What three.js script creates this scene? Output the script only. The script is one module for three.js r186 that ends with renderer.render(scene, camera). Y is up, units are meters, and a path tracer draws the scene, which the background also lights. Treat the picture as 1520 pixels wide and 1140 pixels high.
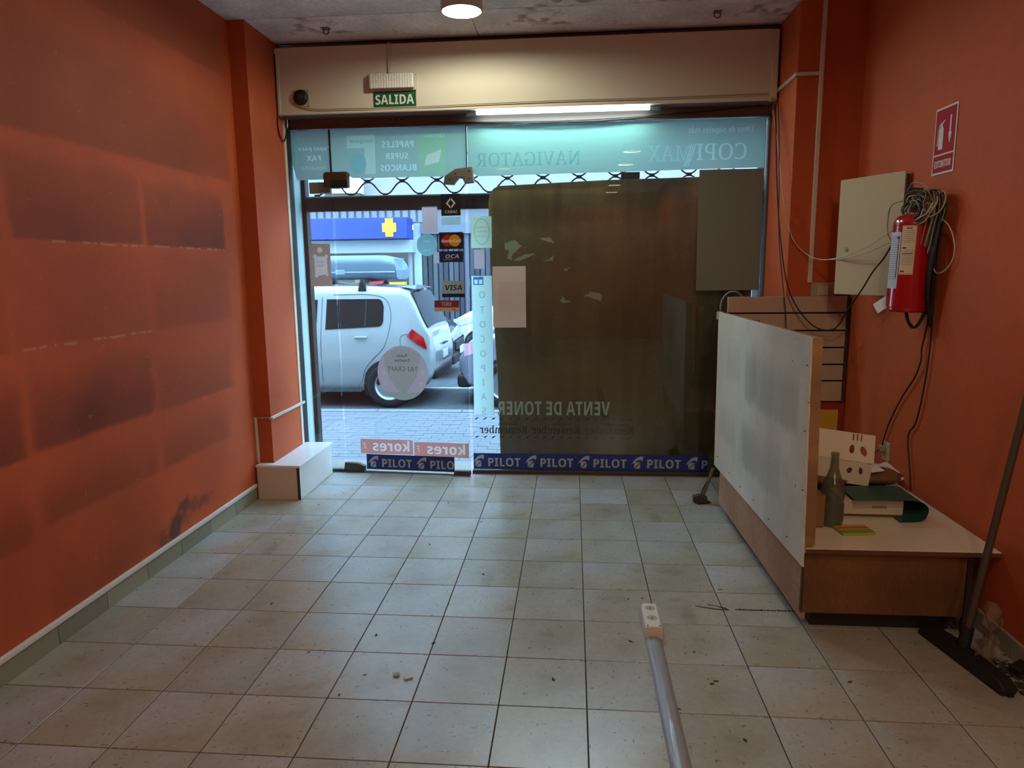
import * as THREE from 'three';
import { RoundedBoxGeometry } from 'three/addons/geometries/RoundedBoxGeometry.js';
import { TextGeometry } from 'three/addons/geometries/TextGeometry.js';
import { FontLoader } from 'three/addons/loaders/FontLoader.js';
import { mergeGeometries } from 'three/addons/utils/BufferGeometryUtils.js';
import { RectAreaLightUniformsLib } from 'three/addons/lights/RectAreaLightUniformsLib.js';

// ------------------------------------------------------------------ camera, sky, exposure
RectAreaLightUniformsLib.init();
const scene = new THREE.Scene();
const D2R = Math.PI / 180;
const camera = new THREE.PerspectiveCamera(57.36, 4 / 3, 0.05, 200);
camera.rotation.set(-9.3462 * D2R, 4.9765 * D2R, -0.6544 * D2R, 'YXZ');
camera.position.set(0.2725, 1.6154, 2.7177);
scene.background = new THREE.Color().setRGB(5.7, 8.3, 12.4);        // even overcast sky over the street
const renderer = new THREE.WebGLRenderer({ antialias: true });
renderer.shadowMap.enabled = true;
renderer.toneMapping = THREE.LinearToneMapping;
renderer.toneMappingExposure = 1.0;
const LAMP = { warm: [1, 0.82, 0.56], front: [0.97, 1, 0.8], tube: [0.62, 0.92, 1], warmPower: 3.4, leftPower: 0.15, frontPower: 2.4, tubePower: 42 };

// ------------------------------------------------------------------ helpers
const PI = Math.PI;
let seed = 20240517;
const rnd = () => { seed = (seed * 1664525 + 1013904223) >>> 0; return seed / 4294967296; };
const rr = (a, b) => a + (b - a) * rnd();
const clamp = (x, a = 0, b = 1) => Math.min(b, Math.max(a, x));
const sstep = (a, b, x) => { const t = clamp((x - a) / (b - a)); return t * t * (3 - 2 * t); };
const lerp = (a, b, t) => a + (b - a) * t;
const used = {};
const numbered = (n) => { const k = used[n] ?? 0; used[n] = k + 1; return k ? `${n}_${String(k).padStart(3, '0')}` : n; };
function thing(name, label, category, pos = [0, 0, 0], ry = 0, group) {
  const o = new THREE.Group(); o.name = numbered(name); scene.add(o); o.position.set(...pos); o.rotation.y = ry;
  o.userData = { label, category }; if (group) o.userData.group = group; return o;
}
function struct(name) { const o = new THREE.Group(); o.name = name; o.userData.kind = 'structure'; scene.add(o); return o; }
function part(parent, name, geo, mat, pos, rot) {
  const m = new THREE.Mesh(geo, mat); m.name = name; m.castShadow = m.receiveShadow = true;
  if (pos) m.position.set(...pos); if (rot) m.rotation.set(...rot); parent.add(m); return m;
}
function solo(name, geo, mat, label, category, pos, rot, group) {
  const m = part(scene, numbered(name), geo, mat, pos, rot); m.userData = { label, category }; if (group) m.userData.group = group; return m;
}
const S = (hex) => new THREE.Color(hex);
function mat(hex, rough = 0.8, o = {}) { return new THREE.MeshPhysicalMaterial({ color: S(hex), roughness: rough, ...o }); }
const box = (w, h, d, r = 0) => r ? new RoundedBoxGeometry(w, h, d, 2, Math.min(r, w / 2.01, h / 2.01, d / 2.01)) : new THREE.BoxGeometry(w, h, d);
// box given by its limits
function bx(x0, x1, y0, y1, z0, z1, r = 0) { return box(x1 - x0, y1 - y0, z1 - z0, r).translate((x0 + x1) / 2, (y0 + y1) / 2, (z0 + z1) / 2); }
const V = (p) => new THREE.Vector3(...p);
function tube(pts, r, seg = 0, rad = 6) { return new THREE.TubeGeometry(new THREE.CatmullRomCurve3(pts.map(V), false, 'centripetal'), seg || pts.length * 8, r, rad); }
function bar(a, b, r, rad = 10) {
  const A = V(a), B = V(b), d = B.clone().sub(A), g = new THREE.CylinderGeometry(r, r, d.length(), rad);
  g.applyQuaternion(new THREE.Quaternion().setFromUnitVectors(new THREE.Vector3(0, 1, 0), d.normalize())); return g.translate((A.x + B.x) / 2, (A.y + B.y) / 2, (A.z + B.z) / 2);
}
function ext(pts, depth, bevel = 0) {
  const s = pts instanceof THREE.Shape ? pts : new THREE.Shape(pts.map((p) => new THREE.Vector2(...p)));
  return new THREE.ExtrudeGeometry(s, { depth, bevelEnabled: bevel > 0, bevelSize: bevel, bevelThickness: bevel, bevelSegments: 1, curveSegments: 12 });
}
const lathe = (p, n = 28) => new THREE.LatheGeometry(p.map((q) => new THREE.Vector2(...q)), n);
// uv in metres on boxes and slabs, by the direction each face looks
function metres(g, sx = 1, sy = 1, ox = 0, oy = 0) {
  if (g.index) g = g.toNonIndexed();
  const p = g.attributes.position, n = g.attributes.normal, uv = new Float32Array(p.count * 2);
  for (let i = 0; i < p.count; i++) {
    const ax = Math.abs(n.getX(i)), ay = Math.abs(n.getY(i)), az = Math.abs(n.getZ(i));
    const [a, b] = ax >= ay && ax >= az ? [p.getZ(i), p.getY(i)] : ay >= az ? [p.getX(i), p.getZ(i)] : [p.getX(i), p.getY(i)];
    uv[i * 2] = (a - ox) / sx; uv[i * 2 + 1] = (b - oy) / sy;
  }
  g.setAttribute('uv', new THREE.BufferAttribute(uv, 2)); return g;
}
// ---- noise and computed textures
const hash = (x, y, s) => { let h = (x * 374761393 + y * 668265263 + s * 1442695041) | 0; h = Math.imul(h ^ (h >>> 13), 1274126177); return ((h ^ (h >>> 16)) >>> 0) / 4294967296; };
function vn(x, y, s, per) {
  const xi = Math.floor(x), yi = Math.floor(y), fx = x - xi, fy = y - yi, u = fx * fx * (3 - 2 * fx), v = fy * fy * (3 - 2 * fy);
  const m = (k) => (per ? ((k % per) + per) % per : k);
  return lerp(lerp(hash(m(xi), m(yi), s), hash(m(xi + 1), m(yi), s), u), lerp(hash(m(xi), m(yi + 1), s), hash(m(xi + 1), m(yi + 1), s), u), v);
}
function fbm(x, y, s, oct = 4, per = 0) { let a = 0.5, t = 0, n = 0; for (let i = 0; i < oct; i++) { t += a * vn(x, y, s + i * 17, per); n += a; x *= 2; y *= 2; per *= 2; a *= 0.5; } return t / n; }
function paint(w, h, fn, srgb = true, repeat = true) {
  const d = new Uint8Array(w * h * 4);
  for (let y = 0; y < h; y++) for (let x = 0; x < w; x++) {
    const c = fn((x + 0.5) / w, (y + 0.5) / h), i = (y * w + x) * 4;
    d[i] = clamp(c[0], 0, 255); d[i + 1] = clamp(c[1], 0, 255); d[i + 2] = clamp(c[2], 0, 255); d[i + 3] = 255;
  }
  const t = new THREE.DataTexture(d, w, h); t.magFilter = THREE.LinearFilter; t.minFilter = THREE.LinearMipmapLinearFilter; t.generateMipmaps = true;
  t.wrapS = t.wrapT = repeat ? THREE.RepeatWrapping : THREE.ClampToEdgeWrapping; if (srgb) t.colorSpace = THREE.SRGBColorSpace; t.needsUpdate = true; return t;
}
const shade = (c, k) => [c[0] * k, c[1] * k, c[2] * k];
const mix3 = (a, b, t) => [lerp(a[0], b[0], t), lerp(a[1], b[1], t), lerp(a[2], b[2], t)];
function canvasTex(w, h, draw) {
  const c = document.createElement('canvas'); c.width = w; c.height = h; const g = c.getContext('2d'); draw(g, w, h);
  const t = new THREE.CanvasTexture(c); t.colorSpace = THREE.SRGBColorSpace; return t;
}
function word(g, s, x, y, size, color, font = 'sans-serif', weight = 'bold', width) {
  g.fillStyle = color; g.font = `${weight} ${size}px ${font}`; g.textAlign = 'center'; g.textBaseline = 'middle';
  if (width) { const m = g.measureText(s).width; g.save(); g.translate(x, y); g.scale(width / m, 1); g.fillText(s, 0, 0); g.restore(); } else g.fillText(s, x, y);
}
const mirrored = (draw) => (g, w, h) => { g.translate(w, 0); g.scale(-1, 1); draw(g, w, h); };
const fonts = new FontLoader();
const fontBold = await fonts.loadAsync('fonts/droid/droid_sans_bold.typeface.json');
const fontSerif = await fonts.loadAsync('fonts/droid/droid_serif_bold.typeface.json');
function letters(s, font, width, height, mirror = true, depth = 0.0006) {
  const g = new TextGeometry(s, { font, size: 1, depth, curveSegments: 4, bevelEnabled: false }); g.computeBoundingBox(); const b = g.boundingBox;
  g.translate(-(b.min.x + b.max.x) / 2, -(b.min.y + b.max.y) / 2, 0); g.scale(width / (b.max.x - b.min.x), height / (b.max.y - b.min.y), 1);
  if (mirror) g.rotateY(PI); return g;
}

// ------------------------------------------------------------------ materials
const tileTex = paint(1024, 1024, (u, v) => {
  const n = fbm(u * 8, v * 8, 3, 5, 8), m = fbm(u * 3, v * 3, 9, 3, 3), f = fbm(u * 90, v * 90, 5, 2, 90);
  let k = 0.95 + (n - 0.5) * 0.12 + (f - 0.5) * 0.06; const dirt = sstep(0.6, 0.78, fbm(u * 14, v * 14, 21, 4, 14)) * sstep(0.45, 0.7, m);
  let c = mix3([180, 181, 179], [172, 166, 151], sstep(0.35, 0.65, m)); c = shade(c, k); c = mix3(c, [120, 108, 92], dirt * 0.3);
  const sp = fbm(u * 160, v * 160, 77, 1, 160); if (sp > 0.93) c = shade(c, 0.72); return c;
});
const M = {
  grout: mat('#352e27', 0.95),
  tiles: ['#ffffff', '#f8f7f4', '#fbfaf8', '#f4f3f1'].map((c) => mat(c, 0.27, { map: tileTex, ior: 1.62 })),
  ceil: mat('#ffffff', 0.95), white: mat('#d8d4cc', 0.6), cream: mat('#d9c8b2', 0.7), lintel: mat('#6a554a', 0.6), black: mat('#151413', 0.6), dark: mat('#241f1c', 0.7),
  rubber: mat('#191919', 0.8), steel: mat('#8a8880', 0.35, { metalness: 0.9 }), bronze: mat('#4c443a', 0.5, { metalness: 0.5 }), jamb: mat('#a9b8ba', 0.7),
  pvc: mat('#cfc4b4', 0.5), greyPvc: mat('#8f9297', 0.32, { clearcoat: 0.3 }), paper: mat('#d9d3ca', 0.9), wood: mat('#8a6a48', 0.7),
  cableBlack: mat('#141212', 0.6), cableWhite: mat('#b9ad98', 0.6), cableGrey: mat('#8b8474', 0.6), cableDirty: mat('#57503f', 0.7),
  glass: new THREE.MeshPhysicalMaterial({ color: S('#eef8f5'), roughness: 0, transmission: 1, thickness: 0, ior: 1.5 }),
};
M.ceil.map = paint(512, 512, (u, v) => { const n = fbm(u * 6, v * 6, 41, 5, 6), g = fbm(u * 80, v * 80, 43, 2, 80); let k = 0.9 + (n - 0.5) * 0.25 + (g - 0.5) * 0.12; return mix3(shade([244, 242, 244], k), [96, 88, 80], sstep(0.66, 0.82, fbm(u * 9, v * 9, 47, 4, 9)) * 0.5); });
// orange wall paint; the left wall keeps the dust outlines of the shelves that hung on it
const ORANGE = [194, 88, 44];
const plainWall = paint(512, 512, (u, v) => { const n = fbm(u * 5, v * 5, 51, 5, 5), g = fbm(u * 70, v * 70, 53, 2, 70); return mix3(shade(ORANGE, 0.96 + (n - 0.5) * 0.14 + (g - 0.5) * 0.05), [150, 84, 60], sstep(0.62, 0.85, n) * 0.35); });
M.orange = mat('#ffffff', 0.75, { specularIntensity: 0.7, map: plainWall });
const ghosts = [ // z0, z1, y0, y1, softness, strength
  [-1.9, 0.9, 2.2, 2.66, 0.05, 0.34], [-1.9, 0.9, 2.86, 3.24, 0.05, 0.26], [-0.87, 0.0, 1.76, 2.1, 0.025, 0.45], [-1.77, -0.91, 1.76, 2.09, 0.025, 0.5], [0.08, 1.0, 1.76, 2.1, 0.03, 0.4],
  [-0.87, 0.04, 1.31, 1.7, 0.05, 0.16], [-1.78, -0.92, 1.31, 1.72, 0.05, 0.2], [0.1, 1.0, 1.3, 1.7, 0.04, 0.3], [-0.85, 0.02, 0.87, 1.19, 0.05, 0.62], [-1.73, -0.89, 0.86, 1.14, 0.05, 0.34], [0.07, 1, 0.86, 1.17, 0.04, 0.6],
  [-0.82, 0.01, 0.54, 0.74, 0.05, 0.32], [-1.63, -0.87, 0.54, 0.74, 0.06, 0.28], [0.1, 1, 0.5, 0.74, 0.05, 0.28], [-0.8, 0.03, 0.12, 0.36, 0.06, 0.24]];
const Z0 = -2.02, Z1 = 1.6;
const leftTex = paint(1024, 920, (u, v) => {
  const z = Z0 + u * (Z1 - Z0), y = v * 3.24, n = fbm(z * 2.2, y * 2.2, 61, 5), g = fbm(z * 60, y * 60, 63, 2), w = (fbm(z * 7, y * 7, 69, 3) - 0.5) * 0.05;
  let c = shade(ORANGE, 0.97 + (n - 0.5) * 0.2 + (g - 0.5) * 0.05), d = 0;
  for (const [a, b, y0, y1, s, k] of ghosts) { const i = sstep(a - s, a + s, z + w) * (1 - sstep(b - s, b + s, z + w)) * sstep(y0 - s * 0.35, y0 + s * 0.35, y + w * 0.3) * (1 - sstep(y1 - s * 1.6, y1 + s * 1.6, y + w)); d = Math.max(d, i * k * (0.62 + 0.75 * fbm(z * 3, y * 5, 67, 3)) * (1 - 0.55 * sstep(y0, y1, y))); }
  c = mix3(c, [84, 38, 24], clamp(d * 0.95));
  const b1 = Math.hypot((z + 0.95) / 0.2, (y - 0.19 + (z + 0.95) * 0.35) / 0.085) + (fbm(z * 14, y * 14, 75, 4) - 0.5) * 1.6, b2 = Math.hypot((z + 1.22) / 0.12, (y - 0.24) / 0.05) + (fbm(z * 20, y * 20, 76, 3) - 0.5) * 1.4;
  c = mix3(c, [66, 50, 54], (1 - sstep(0.3, 1.2, b1)) * 0.7); c = mix3(c, [90, 56, 50], (1 - sstep(0.4, 1.1, b2)) * 0.5);
  for (const [ly, za, zb] of [[1.755, -0.9, -0.2], [1.755, -1.75, -0.95], [1.305, -0.88, 0.02]]) if (z > za && z < zb && Math.abs(y - ly - w * 0.2) < 0.006 && fbm(z * 25, 3, 71, 2) > 0.52) c = mix3(c, [196, 150, 110], 0.55);
  const s2 = fbm(z * 40, y * 40, 73, 1); if (s2 > 0.965) c = mix3(c, [190, 120, 80], 0.5);
  return c;
}, true, false);
M.orangeGhost = mat('#ffffff', 0.68, { specularIntensity: 0.7, map: leftTex });
const grain = (a, b, s, streak = 30) => paint(512, 512, (u, v) => { const n = fbm(u * streak, v * 3, s, 4, 0), f = fbm(u * 120, v * 20, s + 5, 2), m = fbm(u * 4, v * 4, s + 8, 3); return shade(mix3(a, b, n), 0.86 + f * 0.18 + (m - 0.5) * 0.2); });
M.fascia = mat('#ffffff', 0.55, { map: grain([128, 84, 46], [98, 62, 33], 81, 4) });
M.chip = mat('#ffffff', 0.8, { map: paint(512, 512, (u, v) => { const n = fbm(u * 60, v * 60, 91, 3, 60), m = fbm(u * 5, v * 5, 93, 4, 5); let c = mix3([172, 130, 98], [144, 106, 78], n); return shade(c, 0.88 + m * 0.24); }) });
M.laminate = mat('#e2d6bf', 0.22, { clearcoat: 0.5, clearcoatRoughness: 0.15 });
M.boardwood = mat('#ffffff', 0.8, { map: grain([168, 128, 92], [140, 104, 72], 87, 6) });
M.card = mat('#8a6238', 0.85); M.cardLight = mat('#ddd2bd', 0.85); M.slat = mat('#b39a87', 0.6);
const boardTex = paint(1024, 600, (u, v) => { // dusty white shelf-back; u along the board from its far end, v up
  const n = fbm(u * 7, v * 4, 101, 5), st = fbm(u * 26, v * 2, 103, 3), f = fbm(u * 120, v * 70, 105, 2); let c = shade([214, 207, 190], 0.93 + (n - 0.5) * 0.16 + (f - 0.5) * 0.05);
  c = mix3(c, [196, 170, 130], (1 - sstep(0.1, 0.5, u)) * 0.4);
  const w = (st - 0.5) * 0.06;
  for (const [a, b, y0, y1, k] of [[0.16, 0.34, 0.62, 0.86, 0.35], [0.42, 0.93, 0.56, 0.84, 0.62], [0.47, 0.55, 0.6, 0.9, 0.4], [0.07, 0.3, 0.22, 0.44, 0.3], [0.36, 0.8, 0.18, 0.44, 0.42], [0.4, 0.6, 0.2, 0.42, 0.25]]) {
    const i = sstep(a - 0.02, a + 0.03, u + w) * (1 - sstep(b - 0.03, b + 0.02, u + w)) * sstep(y0 - 0.03, y0 + 0.03, v + w) * (1 - sstep(y1 - 0.12, y1 + 0.06, v)); c = mix3(c, [128, 124, 116], i * k * 0.62 * (0.6 + 0.7 * st)); }
  if (fbm(u * 70, v * 40, 107, 1) > 0.985) c = [60, 52, 44]; return c;
}, true, false);
M.boardFace = mat('#ffffff', 0.65, { map: boardTex });
const brownTex = paint(768, 860, (u, v) => {
  const n = fbm(u * 5, v * 5, 111, 5), s = fbm(u * 30, v * 4, 113, 3), f = fbm(u * 120, v * 120, 115, 2); let c = mix3([126, 100, 74], [98, 78, 60], n); c = shade(c, 0.85 + s * 0.25 + (f - 0.5) * 0.12);
  c = mix3(c, [176, 132, 76], clamp((1 - sstep(0, 0.12, 1 - v + (n - 0.5) * 0.08)) * (1 - sstep(0.25, 0.7, u)) * 0.8 * (0.4 + s) + (1 - sstep(0, 0.02, u)) * sstep(0.5, 0.9, v) * 0.6)); c = mix3(c, [132, 104, 72], sstep(0.52, 0.75, fbm(u * 8, v * 12, 119, 4)) * (1 - sstep(0.3, 0.8, u)) * sstep(0.5, 0.9, v) * 0.6); c = mix3(c, [126, 90, 58], sstep(0.55, 0.7, fbm(u * 3, v * 6, 117, 3)) * 0.35); return c;
}, true, false);
M.brown = mat('#ffffff', 0.8, { map: brownTex });

// ------------------------------------------------------------------ floor: one mesh per tile in view
const floor = struct('floor');
part(floor, 'floor_bed', bx(-2.2, 2.3, -0.3, -0.003, -3.02, 8.1), M.grout);
function slab(w, d, h, ch, ou, ov, turn) { // chamfered tile, its top at y = 0
  const a = w / 2, b = d / 2, P = [[-a + ch, 0, -b + ch], [a - ch, 0, -b + ch], [a - ch, 0, b - ch], [-a + ch, 0, b - ch], [-a, -ch, -b], [a, -ch, -b], [a, -ch, b], [-a, -ch, b], [-a, -h, -b], [a, -h, -b], [a, -h, b], [-a, -h, b]];
  const F = [[3, 2, 1, 0]]; for (let i = 0; i < 4; i++) { const j = (i + 1) % 4; F.push([i, j, 4 + j, 4 + i], [4 + i, 4 + j, 8 + j, 8 + i]); }
  const pos = [], uv = []; for (const [p, q, r, s] of F) for (const k of [p, q, r, p, r, s]) { pos.push(...P[k]); const x = P[k][0] / 1.6, z = P[k][2] / 1.6; uv.push(ou + (turn ? z : x), ov + (turn ? -x : z)); }
  const g = new THREE.BufferGeometry(); g.setAttribute('position', new THREE.Float32BufferAttribute(pos, 3)); g.setAttribute('uv', new THREE.Float32BufferAttribute(uv, 2)); g.computeVertexNormals(); return g;
}
const T = 0.33, tileGeos = [], edgeGeos = [];
for (let i = 0; i < 12; i++) { tileGeos.push(slab(T - 0.0045, T - 0.0045, 0.01, 0.0012, rnd(), rnd(), i % 2)); if (i < 4) edgeGeos.push(slab(0.107, T - 0.0045, 0.01, 0.0012, rnd(), rnd(), i % 2)); }
for (let c = -6; c <= 6; c++) for (let r = -4; r <= 7; r++) {
  const edge = c === 6, x = edge ? 1.98 + 0.0555 : (c + 0.5) * T, z = -(r + 0.5) * T;
  part(floor, 'tile', (edge ? edgeGeos : tileGeos)[Math.floor(rnd() * (edge ? 4 : 12))], M.tiles[Math.floor(rnd() * 4)], [x, 0, z], [rr(-0.0012, 0.0012), 0, rr(-0.0012, 0.0012)]);
}
part(floor, 'floor_slab', metres(bx(-2.0, 2.12, -0.02, -0.0005, 4 * T, 8), 1.6, 1.6), M.tiles[1]);
part(floor, 'door_sill', bx(-1.87, 1.68, -0.02, 0.001, -3.02, -2.645), mat('#77746c', 0.6));
// paint scuffs dragged over the tiles
const scuff = (pts, seedN) => { const s = pts.map(([x, z], i) => [x + (hash(i, 1, seedN) - 0.5) * 0.006, -z]); return ext(s, 0.0004).rotateX(-PI / 2).translate(0, 0.0004, 0); };
const ink = mat('#2a2b28', 0.8);
part(floor, 'paint_scuff', scuff([[0.866, -0.507], [0.9, -0.494], [0.96, -0.476], [1.01, -0.472], [1.005, -0.483], [0.96, -0.488], [0.9, -0.503], [0.868, -0.514]], 3), ink);
part(floor, 'paint_scuff', scuff([[0.925, -0.522], [0.96, -0.512], [1.0, -0.487], [1.012, -0.475], [1.02, -0.48], [1.005, -0.5], [0.96, -0.52], [0.93, -0.531]], 4), ink);
for (let i = 0; i < 19; i++) { const x = 1.045 + i * 0.0163, w = 0.004 + hash(i, 2, 9) * 0.007; part(floor, 'paint_scuff', scuff([[x, -0.486 - w * 0.4], [x + 0.01, -0.486 - w], [x + 0.0185, -0.484 - w * 0.3], [x + 0.012, -0.481 + w * 0.6], [x + 0.003, -0.482 + w * 0.3]], 20 + i), ink); }
part(floor, 'paint_scuff', scuff([[1.007, -0.697], [1.03, -0.7], [1.04, -0.693], [1.01, -0.688]], 5), ink);

// ------------------------------------------------------------------ walls
const wl = struct('wall_left');
{
  const g = bx(-2.185, -1.985, 0, 3.24, Z0, Z1); const p = g.attributes.position, uv = g.attributes.uv;
  for (let i = 0; i < p.count; i++) uv.setXY(i, (p.getZ(i) - Z0) / (Z1 - Z0), p.getY(i) / 3.24);
  part(wl, 'plaster', g, M.orangeGhost); part(wl, 'plaster', metres(bx(-2.185, -1.985, 0, 3.24, Z1, 8.1), 1.8, 1.8), M.orange);
  part(struct('wall_front_left'), 'pilaster', metres(bx(-2.185, -1.87, 0, 3.24, -2.64, -2.02), 1.8, 1.8), M.orange);
}
const wr = struct('wall_right');
part(wr, 'plaster', metres(bx(2.09, 2.29, 0, 3.24, -2.64, 8.1), 1.8, 1.8), M.orange);
part(struct('wall_front_right'), 'pilaster', metres(bx(1.68, 2.09, 0, 3.24, -2.64, -2.1), 1.8, 1.8, 0.4, 0.3), M.orange);
const wb = struct('wall_back'); part(wb, 'plaster', metres(bx(-2.2, 2.3, 0, 3.24, 8, 8.2), 1.8, 1.8), M.orange);
const wf = struct('wall_front'); // street wall round the opening, two storeys above it
const stucco = mat('#b9b4ab', 0.9);
part(wf, 'pier', bx(-9, -1.9, -0.15, 6.5, -3.02, -2.645), stucco); part(wf, 'pier', bx(1.68, 9, -0.15, 6.5, -3.02, -2.645), stucco); part(wf, 'wall_above', bx(-1.9, 1.68, 2.79, 6.5, -3.02, -2.645), stucco);
// ceiling of boards with open joints
const ceil = struct('ceiling');
part(ceil, 'ceiling_slab', bx(-2.2, 2.3, 3.262, 3.5, -2.645, 8.2), M.dark);
for (const [x0, x1, z0, z1] of [[-2.0, -0.394, -2.54, -2.026], [-0.388, 2.1, -2.54, -2.026]]) part(ceil, 'ceiling_board', metres(bx(x0, x1, 3.236, 3.262, z0, z1, 0.002), 1.5, 1.5), M.ceil);
for (let k = 0; k < 9; k++) for (const [x0, x1] of [[-2.0, -0.352], [-0.348, 0.848], [0.852, 2.1]]) part(ceil, 'ceiling_board', metres(bx(x0, x1, 3.236, 3.262, -2.018 + k * 1.12, -2.018 + k * 1.12 + 1.116, 0.002), 1.5, 1.5, k * 0.37, x0), M.ceil);
// skirting tiles with a strip of white trunking on top
const base = struct('baseboard_left'); const skirt = ['#8d8a78', '#97937f', '#858270'].map((c) => mat(c, 0.5));
for (let k = 0; k < 8; k++) part(base, 'skirting_tile', bx(-1.987, -1.975, 0, 0.092, -1.95 + k * T + 0.002, -1.95 + (k + 1) * T - 0.002, 0.002), skirt[k % 3]);
part(base, 'skirting_run', bx(-1.987, -1.975, 0, 0.092, -1.95 + 8 * T, 8), skirt[0]);
const baseR = struct('baseboard_right');
for (let k = 0; k < 10; k++) part(baseR, 'skirting_tile', bx(2.078, 2.092, 0, 0.09, -2.09 + k * T + 0.002, -2.09 + (k + 1) * T - 0.002, 0.002), skirt[(k + 1) % 3]);
part(baseR, 'skirting_run', bx(2.078, 2.092, 0, 0.09, -2.09 + 10 * T, 8), skirt[1]);
const tr1 = struct('trim_1'); part(tr1, 'trunking_strip', bx(-1.986, -1.966, 0.094, 0.118, -1.94, 8, 0.004), M.white);

// ------------------------------------------------------------------ front of the shop
const tr2 = struct('trim_2'); // cream fascia board over the opening
part(tr2, 'fascia_board', metres(bx(-1.868, 1.62, 2.745, 3.196, -2.53, -2.485, 0.004)), mat('#d2c8b4', 0.75));
part(tr2, 'edge_strip', bx(1.62, 1.662, 2.735, 3.19, -2.53, -2.475, 0.004), M.cream); part(tr2, 'edge_strip', bx(-1.87, -1.845, 2.735, 3.19, -2.53, -2.478, 0.004), M.cream);
part(tr2, 'bottom_strip', bx(-1.868, 1.655, 2.735, 2.748, -2.5, -2.475, 0.003), M.cream); part(tr2, 'soffit_board', bx(-1.868, 1.66, 2.737, 2.75, -2.658, -2.501), M.lintel);
const tr3 = struct('trim_3'); part(tr3, 'lintel_beam', bx(-1.87, 1.68, 2.665, 2.79, -2.735, -2.66), M.lintel);
part(tr3, 'lintel_lip', bx(-1.87, 1.68, 2.665, 2.683, -2.662, -2.648), mat('#5b463a', 0.5));
for (const x of [-1.09, -1.045, -1.0]) part(tr3, 'screw_hole', bx(x, x + 0.01, 2.71, 2.725, -2.662, -2.659), M.black);
const tr4 = struct('trim_4'); // door jambs
part(tr4, 'jamb_edge', bx(-1.8705, -1.865, 0, 2.72, -2.6, -2.56), M.cream); part(tr4, 'jamb_post', bx(-1.88, -1.864, 0, 2.665, -2.695, -2.6), M.dark); part(tr4, 'outer_reveal', bx(-1.9, -1.879, -0.02, 2.665, -2.87, -2.695), M.jamb);
part(tr4, 'shutter_guide', bx(-1.9, -1.845, -0.02, 2.665, -2.95, -2.87), M.black); part(tr4, 'jamb_post', bx(1.662, 1.68, 0, 2.665, -2.715, -2.64), mat('#5e554c', 0.7));
part(tr4, 'shutter_guide', bx(1.668, 1.68, 0, 2.665, -2.95, -2.75), M.black);
part(tr4, 'sill_rail', bx(-0.52, 1.66, 0.001, 0.03, -2.705, -2.655, 0.003), M.bronze); part(tr4, 'sill_rail', bx(-1.864, -1.56, 0.001, 0.022, -2.70, -2.66, 0.003), M.bronze);
// glazing
const pane = (x0, x1, y0, y1) => bx(x0, x1, y0, y1, -2.685, -2.675);
const w1 = struct('window_1'); part(w1, 'glass_pane', pane(-0.515, 1.655, 0.03, 2.664), M.glass);
const w2 = struct('window_2'); part(w2, 'glass_pane', pane(-1.863, -1.567, 0.022, 2.664), M.glass);
const w3 = struct('window_3'); part(w3, 'glass_pane', pane(-1.555, -0.523, 2.3, 2.664), M.glass);
part(w3, 'seal_strip', bx(-1.5665, -1.5555, 2.25, 2.664, -2.692, -2.672), M.black); part(w3, 'seal_strip', bx(-0.5225, -0.5155, 2.25, 2.664, -2.692, -2.672), M.black);
const DA = 4.8 * D2R, DH = [-1.55, -2.68];
const onDoor = (u, y, off) => [DH[0] + u * Math.cos(DA) - off * Math.sin(DA), y, DH[1] + u * Math.sin(DA) + off * Math.cos(DA)];
const door = struct('door_1'); door.position.set(DH[0], 0, DH[1]); door.rotation.y = -DA;
part(door, 'glass_pane', bx(0, 1.03, 0.012, 2.292, -0.005, 0.005), M.glass);
const patch = (pts, d) => ext(pts, d, 0.004).translate(0, 0, -d / 2);
part(door, 'patch_fitting', patch([[-0.02, 0.012], [0.1, 0.004], [0.15, 0.012], [0.155, 0.05], [0.1, 0.07], [-0.01, 0.074]], 0.034), M.bronze);
part(door, 'patch_fitting', bx(0.895, 1.03, 0.004, 0.044, -0.02, 0.022, 0.008), M.bronze);
part(door, 'bottom_rail', bx(0.12, 0.92, 0.004, 0.014, -0.012, 0.012), M.steel);
const tr5 = struct('trim_5');
part(tr5, 'pivot_fitting', bx(-1.618, -1.42, 2.232, 2.354, -2.705, -2.645, 0.02), mat('#4a3028', 0.5)); part(tr5, 'pivot_slot', bx(-1.56, -1.43, 2.236, 2.29, -2.646, -2.642, 0.001), M.black);
part(tr5, 'corner_fitting', ext([[-0.69, 2.25], [-0.68, 2.3], [-0.6, 2.35], [-0.48, 2.362], [-0.468, 2.258], [-0.53, 2.25], [-0.545, 2.285], [-0.575, 2.295], [-0.6, 2.27], [-0.62, 2.245]], 0.05, 0.004).translate(0, 0, -2.705), mat('#6d6557', 0.45, { metalness: 0.4 }));
for (const [x, y] of [[-0.645, 2.275], [-0.5, 2.335], [-0.498, 2.28], [-0.6, 2.318]]) part(tr5, 'fitting_screw', new THREE.CylinderGeometry(0.007, 0.007, 0.004, 10).rotateX(PI / 2).translate(x, y, -2.65), M.dark);
part(tr5, 'latch_box', bx(-1.745, -1.575, 2.2, 2.284, -2.73, -2.69, 0.006), mat('#8a8577', 0.6));

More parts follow.
